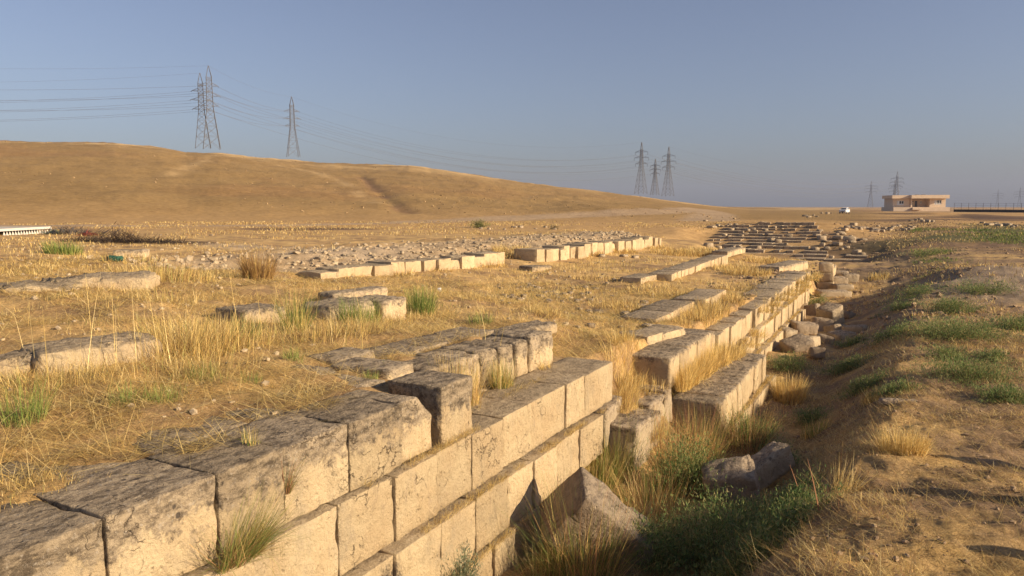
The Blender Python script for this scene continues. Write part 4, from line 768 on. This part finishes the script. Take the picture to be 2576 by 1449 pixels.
heap(222, 594, 1.0, 160, .4, .035, [(.40, .07, .05), (.30, .06, .05)], .25, 'small tangle of red tubing among the grey scrap', 'red_tubing', 'scrap')
heap(128, 589, .7, 120, .35, .06, [(.10, .20, .09), (.07, .13, .07)], .2, 'green scrap of netting between the slab and the wire heap', 'green_netting', 'scrap')
heap(310, 610, 1.2, 700, .5, .03, [(.10, .065, .045), (.16, .10, .06), (.07, .05, .04)], .75, 'dark brown heap of brushwood on dark ground', 'brushwood_heap', 'brush heap')
heap(360, 612, 3.0, 700, .45, .03, [(.05, .04, .035), (.10, .07, .05)], .22, 'low black trail of brush stretching right of the heap', 'dark_brush', 'brush')  # near-black brush laid in place of a dark trench edge
heap(230, 608, 2.2, 600, .4, .03, [(.05, .04, .035), (.10, .07, .05)], .25, 'low black trail of brush stretching left of the heap', 'dark_brush', 'brush')
p = hit(290, 657); o = block('fabric_scrap', (p[0], p[1], p[2]+.07), (.42, .2, .14), flat_mat('green_cloth', (.03, .10, .07), .6), None, 44, .4, 7, .05, .06); tag(o, 'crumpled dark green rag or bag in the grass behind the outcrop', 'litter')
# ---------------------------------------------------------------- house
M_wall = flat_mat('tan_render', (.68, .54, .40), .9, 0, .08, 1.2, .01); M_roof = flat_mat('roof_render', (.74, .58, .42), .9, 0, .12, 2)
M_win = flat_mat('window_white', (.72, .72, .70), .5, 0, .05); M_gl, _t, _p = mat('dark_glass'); _p.inputs['Base Color'].default_value = (.05, .06, .07, 1); _p.inputs['Roughness'].default_value = .1; _p.inputs['Specular IOR Level'].default_value = .5
M_door = flat_mat('cream_door', (.62, .54, .38), .6, 0, .1)
HD = 192; hb = dp(2313, 523.5, HD); HR = R(20)
ho = empty('flat_roofed_house', tuple(hb), HR, label='single storey tan house with flat overhanging roof and recessed porch on the skyline', cat='house')
K = HD/FPX; ho.scale = (.95, .95, .80)
def hx(z): return (1657-1657)+((2600+z*.2578)*.7892-2313)*K/math.cos(HR)*.80      # photo-crop column -> metres along the front
xl, xm1, xm2, xr = hx(915), hx(1150), hx(1425), hx(1655); rl, rm, rr2 = hx(885), hx(1135), hx(1675)
MB().box(((hx(885)+hx(1690))/2, 3.4, -.35), (hx(1690)-hx(885), 9.2, 1.3)).build('plinth', M_wall, ho)
H0 = .3; H1 = 3.05
def hwall(m_, x0, x1, y0, y1, z0=H0, z1=H1): m_.box(((x0+x1)/2, (y0+y1)/2, (z0+z1)/2), (x1-x0, y1-y0, z1-z0))
def wall_open(m_, x0, x1, y, th, holes):      # wall with rectangular openings (x0,x1,z0,z1)
    cur = x0
    for a_, b_, c_, d_ in sorted(holes):
        hwall(m_, cur, a_, y, y+th); hwall(m_, a_, b_, y, y+th, H0, c_) if c_ > H0 else None; hwall(m_, a_, b_, y, y+th, d_, H1); cur = b_
    hwall(m_, cur, x1, y, y+th)
m_ = MB(); wl_ = (hx(972), hx(1073), 1.0, 2.35); wr_ = (hx(1492), hx(1594), 1.15, 2.55)
wall_open(m_, xl, xm1, .9, .25, [wl_]); wall_open(m_, xm2, xr, .0, .25, [wr_])
d1 = (hx(1205), hx(1243), H0+.001, 2.3); d2 = (hx(1262), hx(1298), H0+.001, 2.3); w3 = (hx(1340), hx(1362), 1.4, 2.3)
wall_open(m_, xm1, xm2, 2.4, .25, [d1, d2, w3])
hwall(m_, xl, xl+.25, 1.15, 7.6); hwall(m_, xr-.25, xr, .25, 7.6); hwall(m_, xl+.25, xr-.25, 7.35, 7.6); hwall(m_, xm1-.25, xm1, 1.15, 2.4); hwall(m_, xm2, xm2+.25, .25, 2.4)
m_.build('wall', M_wall, ho)
r_ = MB().box(((rl+rm)/2, 4.0, 3.6), (rm-rl, 7.9, 1.05)); r_.build('roof', M_roof, ho)
r_ = MB().box(((rm+rr2)/2, 3.35, 3.64), (rr2-rm, 9.3, 1.1)).build('roof', M_roof, ho)
for cx_ in (hx(1280), hx(1370)): MB().box((cx_, 2, 4.27), (.9, .9, .18)).build('roof_vent', M_steel, r_)
MB().box((hx(1162), -.05, (H0+H1)/2), (.3, .3, H1-H0)).build('porch_column', M_roof, ho)
MB().box((hx(1210), -1.5, -.3), (2.4, 1.2, .5)).box((hx(1210), -1.2, -.05), (2.0, .6, .5)).build('porch_step', M_wall, ho)
def window(w_, y, n):
    x0, x1, z0, z1 = w_; f = MB(); f.box(((x0+x1)/2, y, z0+.04), (x1-x0, .1, .08)).box(((x0+x1)/2, y, z1-.04), (x1-x0, .1, .08))
    for i in range(n+1): f.box((x0+.04+(x1-x0-.08)*i/n, y, (z0+z1)/2), (.08, .1, z1-z0-.16))
    o = f.build('window', M_win, ho); MB().box(((x0+x1)/2, y+.05, (z0+z1)/2), (x1-x0-.1, .02, z1-z0-.1)).build('pane', M_gl, o)
    MB().box((x0+(x1-x0)*.22, y+.02, (z0+z1)/2), ((x1-x0)*.28, .02, z1-z0-.2)).build('shutter', M_win, o); MB().box(((x0+x1)/2, y+.02, z0+.25), (x1-x0-.2, .025, .3)).build('shutter', M_win, o)
window(wl_, .97, 3); window(wr_, .07, 4); window(w3, 2.47, 1)
MB().box(((d1[0]+d1[1])/2, 2.45, 1.15), (d1[1]-d1[0], .08, 1.68)).build('door', M_door, ho); MB().box(((d2[0]+d2[1])/2, 2.45, 1.15), (d2[1]-d2[0], .08, 1.68)).build('door', M_steel, ho)
for d_ in (d1, d2): MB().box(((d_[0]+d_[1])/2, 2.47, 2.14), (d_[1]-d_[0], .05, .28)).build('transom', M_gl, ho)
# ---------------------------------------------------------------- fence by the house
fa = dp(2400, 527, 200); fb = dp(2650, 529, 185)
fe = empty('boundary_fence', tuple(fa), label='thin post and wire fence on a low black wall right of the house', cat='fence'); dv = fb-fa; Lf = np.linalg.norm(dv); M_fw = flat_mat('black_wall', (.03, .028, .028), .9)
MB().bar((0, 0, -.3), tuple(dv+np.array([0, 0, -.3])), .5).build('base_wall', M_fw, fe)
for i in range(14): c_ = dv*i/13; MB().bar(tuple(c_), tuple(c_+np.array([0, 0, 1.75])), .055).build('post', M_steel, fe)
m_ = MB()
for hz_ in (.6, 1.1, 1.65): m_.bar((0, 0, hz_), tuple(dv+np.array([0, 0, hz_])), .018)
m_.build('wire', M_cable, fe)
# ---------------------------------------------------------------- car
CD = 187; cb = dp(2124, 540, CD); hgt = gz(cb[0], cb[1]); cb[2] = hgt; cr = -R(10)
ca = empty('parked_car', tuple(cb), cr, label='white car parked on bare ground left of the flat roofed house', cat='car')
ca.scale = (.88, .88, .88)
M_car, _t, _p = mat('white_car_paint'); _p.inputs['Base Color'].default_value = (.80, .81, .83, 1); _p.inputs['Roughness'].default_value = .25; _p.inputs['Specular IOR Level'].default_value = .5
prof = [(-2.3, .35), (-2.32, .75), (-2.2, 1.0), (-1.2, 1.12), (-.6, 1.55), (.6, 1.68), (1.7, 1.6), (2.2, 1.1), (2.3, .8), (2.25, .35)]   # x along car (front = -y local)
bm = bmesh.new(); ring = []
for (l_, z_) in prof:
    hw = .92 if z_ < 1.13 else .70; ring.append((bm.verts.new((-hw, l_, z_)), bm.verts.new((hw, l_, z_))))
for i in range(len(ring)-1): bm.faces.new((ring[i][0], ring[i+1][0], ring[i+1][1], ring[i][1]))
bm.faces.new([r[0] for r in ring][::-1]); bm.faces.new([r[1] for r in ring]); bm.faces.new((ring[-1][0], ring[0][0], ring[0][1], ring[-1][1]))
bmesh.ops.bevel(bm, geom=bm.edges[:], offset=.06, segments=2, affect='EDGES'); bmesh.ops.recalc_face_normals(bm, faces=bm.faces)
me = bpy.data.meshes.new('body'); bm.to_mesh(me); bm.free(); me.materials.append(M_car); bo = bpy.data.objects.new('body', me); COL.objects.link(bo); bo.parent = ca
mesh_obj('windscreen', [(-.72, -1.24, 1.14), (.72, -1.24, 1.14), (.60, -.66, 1.53), (-.60, -.66, 1.53)], [(0, 1, 2, 3)], M_gl, ca, (0, -.02, .05), False)
for sx in (-1, 1):
    mesh_obj('side_window', [(sx*.90, -1.0, 1.16), (sx*.90, 1.7, 1.16), (sx*.76, 1.5, 1.5), (sx*.74, -.5, 1.5)], [(0, 1, 2, 3)], M_gl, ca, None, False)
    MB().box((sx*.68, -2.33, .82), (.36, .05, .16)).build('headlight', M_gl, ca)
    for yy in (-1.45, 1.4):
        o = MB().bar((sx*.80, yy, .33), (sx*.96, yy, .33), .34, 16).build('wheel', M_black, ca)
        MB().bar((sx*.95, yy, .33), (sx*.97, yy, .33), .19, 10).build('rim', M_steel, o)
MB().box((0, -2.34, .72), (.7, .05, .22)).build('grille', M_black, ca); MB().box((0, -2.33, .42), (1.5, .05, .14)).build('bumper', M_black, ca)
# ---------------------------------------------------------------- pylons
def pylon(H, bw, kind, rz, loc, label, arm=5.2, name='pylon'):
    t = empty(name, loc, rz, label=label, cat='pylon', group='lattice electricity pylons'); m_ = MB(); bt = .16*1.0
    zb = H*(.42 if kind == 'A' else .50); zt = H*.86; w0 = bw/2; w1 = bw*.16; w2 = bw*.11
    w0, w1, w2 = (.098*H, .036*H, .030*H) if kind == 'A' else (.095*H, .030*H, .018*H)
    zb = H*(.50 if kind == 'A' else .56)
    def hw(z): return w0+(w1-w0)*z/zb if z < zb else w1+(w2-w1)*(z-zb)/(zt-zb) if z < zt else w2*(1-(z-zt)/(H-zt))+.08
    lv = [0]; 
    while lv[-1] < zt-.5:
        z = lv[-1]; lv.append(min(zt, z+max(1.7, hw(z)*1.55)))
    cs = [(-1, -1), (1, -1), (1, 1), (-1, 1)]
    for z0, z1 in list(zip(lv[:-1], lv[1:]))+[(zt, H)]:
        for i in range(4):
            a, b = cs[i], cs[(i+1) % 4]; p = lambda c, z: (c[0]*hw(z), c[1]*hw(z), z)
            m_.bar(p(a, z0), p(a, z1), bt)
            if z0 < zt: m_.bar(p(a, z0), p(b, z1), bt*.5); m_.bar(p(b, z0), p(a, z1), bt*.5)
            if z1 < zt+.1: m_.bar(p(a, z1), p(b, z1), bt*.5)
    m_.build('mast', M_steel, t)
    fr = (.52, .64, .76) if kind == 'A' else (.585, .70, .81); out = []
    for k, f in enumerate(fr):
        z = H*f; al = max(arm, hw(H*f)*1.6)*(1.0, 1.22, 1.05)[k]; q = MB(); hh = H*.035; w_ = hw(z)
        for s_ in (-1, 1):
            for e in (-1, 1): q.bar((s_*w_, e*w_, z), (s_*al, 0, z), bt*.75); q.bar((s_*w_, e*w_, z+hh), (s_*al, 0, z), bt*.6)
            q.bar((s_*(w_+al)/2, 0, z), (s_*(w_+al)/2, 0, z+hh*.5), bt*.5)
        o = q.build('cross_arm', M_steel, t)
        for s_ in (-1, 1):
            if kind == 'B': MB().bar((s_*al, 0, z), (s_*al, 0, z-H*.055), .13).build('insulator', M_glassins, o); out.append((s_*al, 0, z-H*.055))
            else:
                MB().bar((s_*al, -1.8, z-.4), (s_*al, 1.8, z-.4), .13).build('insulator', M_glassins, o); out.append((s_*al, 0, z-.4))
    out.append((0, 0, H))
    Mx = Matrix.Translation(Vector(loc)) @ Matrix.Rotation(rz, 4, 'Z'); return [tuple(Mx @ Vector(p)) for p in out]
def py_at(px, top, base, H, kind, bwf, rz, label, arm=5.2):
    d = H*FPX/(base-top); p = dp(px, base+1.5, d); return pylon(H, bwf*H, kind, rz, tuple(p), label, arm)
vr = YAW
W1 = py_at(511, 187, 371, 42, 'A', .30, .0-.46+1.35, 'shorter left one of the close pair of pylons on the hill crest', 4.6)
W2 = py_at(533, 169, 373, 46, 'A', .30, .0-.46+1.35, 'taller right one of the close pair of pylons on the hill crest', 4.6)
W3 = py_at(738, 245, 393, 42, 'A', .33, -.40+1.32, 'single pylon on the hill shoulder right of the close pair', 4.8)
W4 = py_at(1612, 358, 486, 42, 'B', .24, -.1, 'left pylon of the group of three where the hill runs out', 5.2)
W5 = py_at(1647, 399, 489, 30, 'B', .24, -.1, 'small middle pylon of the group of three where the hill runs out', 3.9)
W6 = py_at(1680, 369, 492, 42, 'B', .26, -.15, 'right pylon of the group of three where the hill runs out', 5.6)
W7 = py_at(2189, 455, 519, 40, 'B', .26, -.1, 'small pylon on the horizon between the white car and the house', 8)
W8 = py_at(2253, 431, 520, 40, 'B', .2, -.1, 'pylon rising from behind the left part of the house roof', 5.8)
W9 = py_at(2248, 452, 520, 36, 'B', .2, -.1, 'lower pylon overlapping the one behind the house roof', 6)
W10 = py_at(2508, 476, 527, 40, 'B', .26, -.1, 'left one of two hazy pylons beyond the fence', 8)
W11 = py_at(2563, 471, 527, 40, 'B', .26, -.1, 'right one of two hazy pylons beyond the fence', 8)
def cables(A_, B_, sag, what, idx=range(7), r=.06):
    nm = ['lower left', 'lower right', 'middle left', 'middle right', 'upper left', 'upper right', 'topmost thin']
    for i in idx:
        a = Vector(A_[i]); b = Vector(B_[i]); m_ = MB(); n_ = 28; prev = a
        for k in range(1, n_+1):
            t = k/n_; p = a.lerp(b, t); p.z -= sag*4*t*(1-t); m_.bar(prev, p, r if i < 6 else r*.6, 4); prev = p
        o = m_.build('power_cable', M_cable); tag(o, nm[i]+' cable '+what, 'cable', 'power lines')
def shift(A_, v): return [tuple(Vector(p)+Vector(v)) for p in A_]
lf = -R_; fw = np.array([_fh[0], _fh[1], 0])
cables(W1, shift(W1, tuple(lf*300+fw*-60+np.array([0, 0, -6]))), 7, 'leaving the shorter hill pylon toward the left border')
cables(W2, shift(W2, tuple(lf*320+fw*-50+np.array([0, 0, 2]))), 6, 'leaving the taller hill pylon toward the left border', idx=(0, 2, 4, 6))
cables(W2, W3, 3.0, 'from the hill pair to the single shoulder pylon')
cables(W3, W4, 16, 'from the shoulder pylon to the left of the three pylons')
cables(W1, W6, 22, 'passing from the hill pair to the right of the three pylons', idx=(1, 3, 5))
cables(W4, W7, 14, 'from the left of the three to the small horizon pylon', idx=(0, 1, 2, 4, 5))
cables(W6, W8, 12, 'from the right of the three to the pylon behind the house')
cables(W7, W10, 12, 'running behind the house to the first hazy pylon', idx=(0, 2, 4)); cables(W8, W11, 10, 'running from behind the house to the last hazy pylon', idx=(0, 2, 4))
# ---------------------------------------------------------------- haze
hm = bpy.data.materials.new('haze'); hm.use_nodes = True; t = hm.node_tree; t.nodes.clear(); vo = t.nodes.new('ShaderNodeVolumePrincipled'); oo = t.nodes.new('ShaderNodeOutputMaterial'); t.links.new(vo.outputs[0], oo.inputs['Volume'])
vo.inputs['Color'].default_value = (.40, .465, .66, 1); vo.inputs['Density'].default_value = .00022; vo.inputs['Anisotropy'].default_value = .0
hz = MB().box((-300, 500, 62), (9400, 9600, 170)).build('haze', hm); tag(hz, kind='stuff')
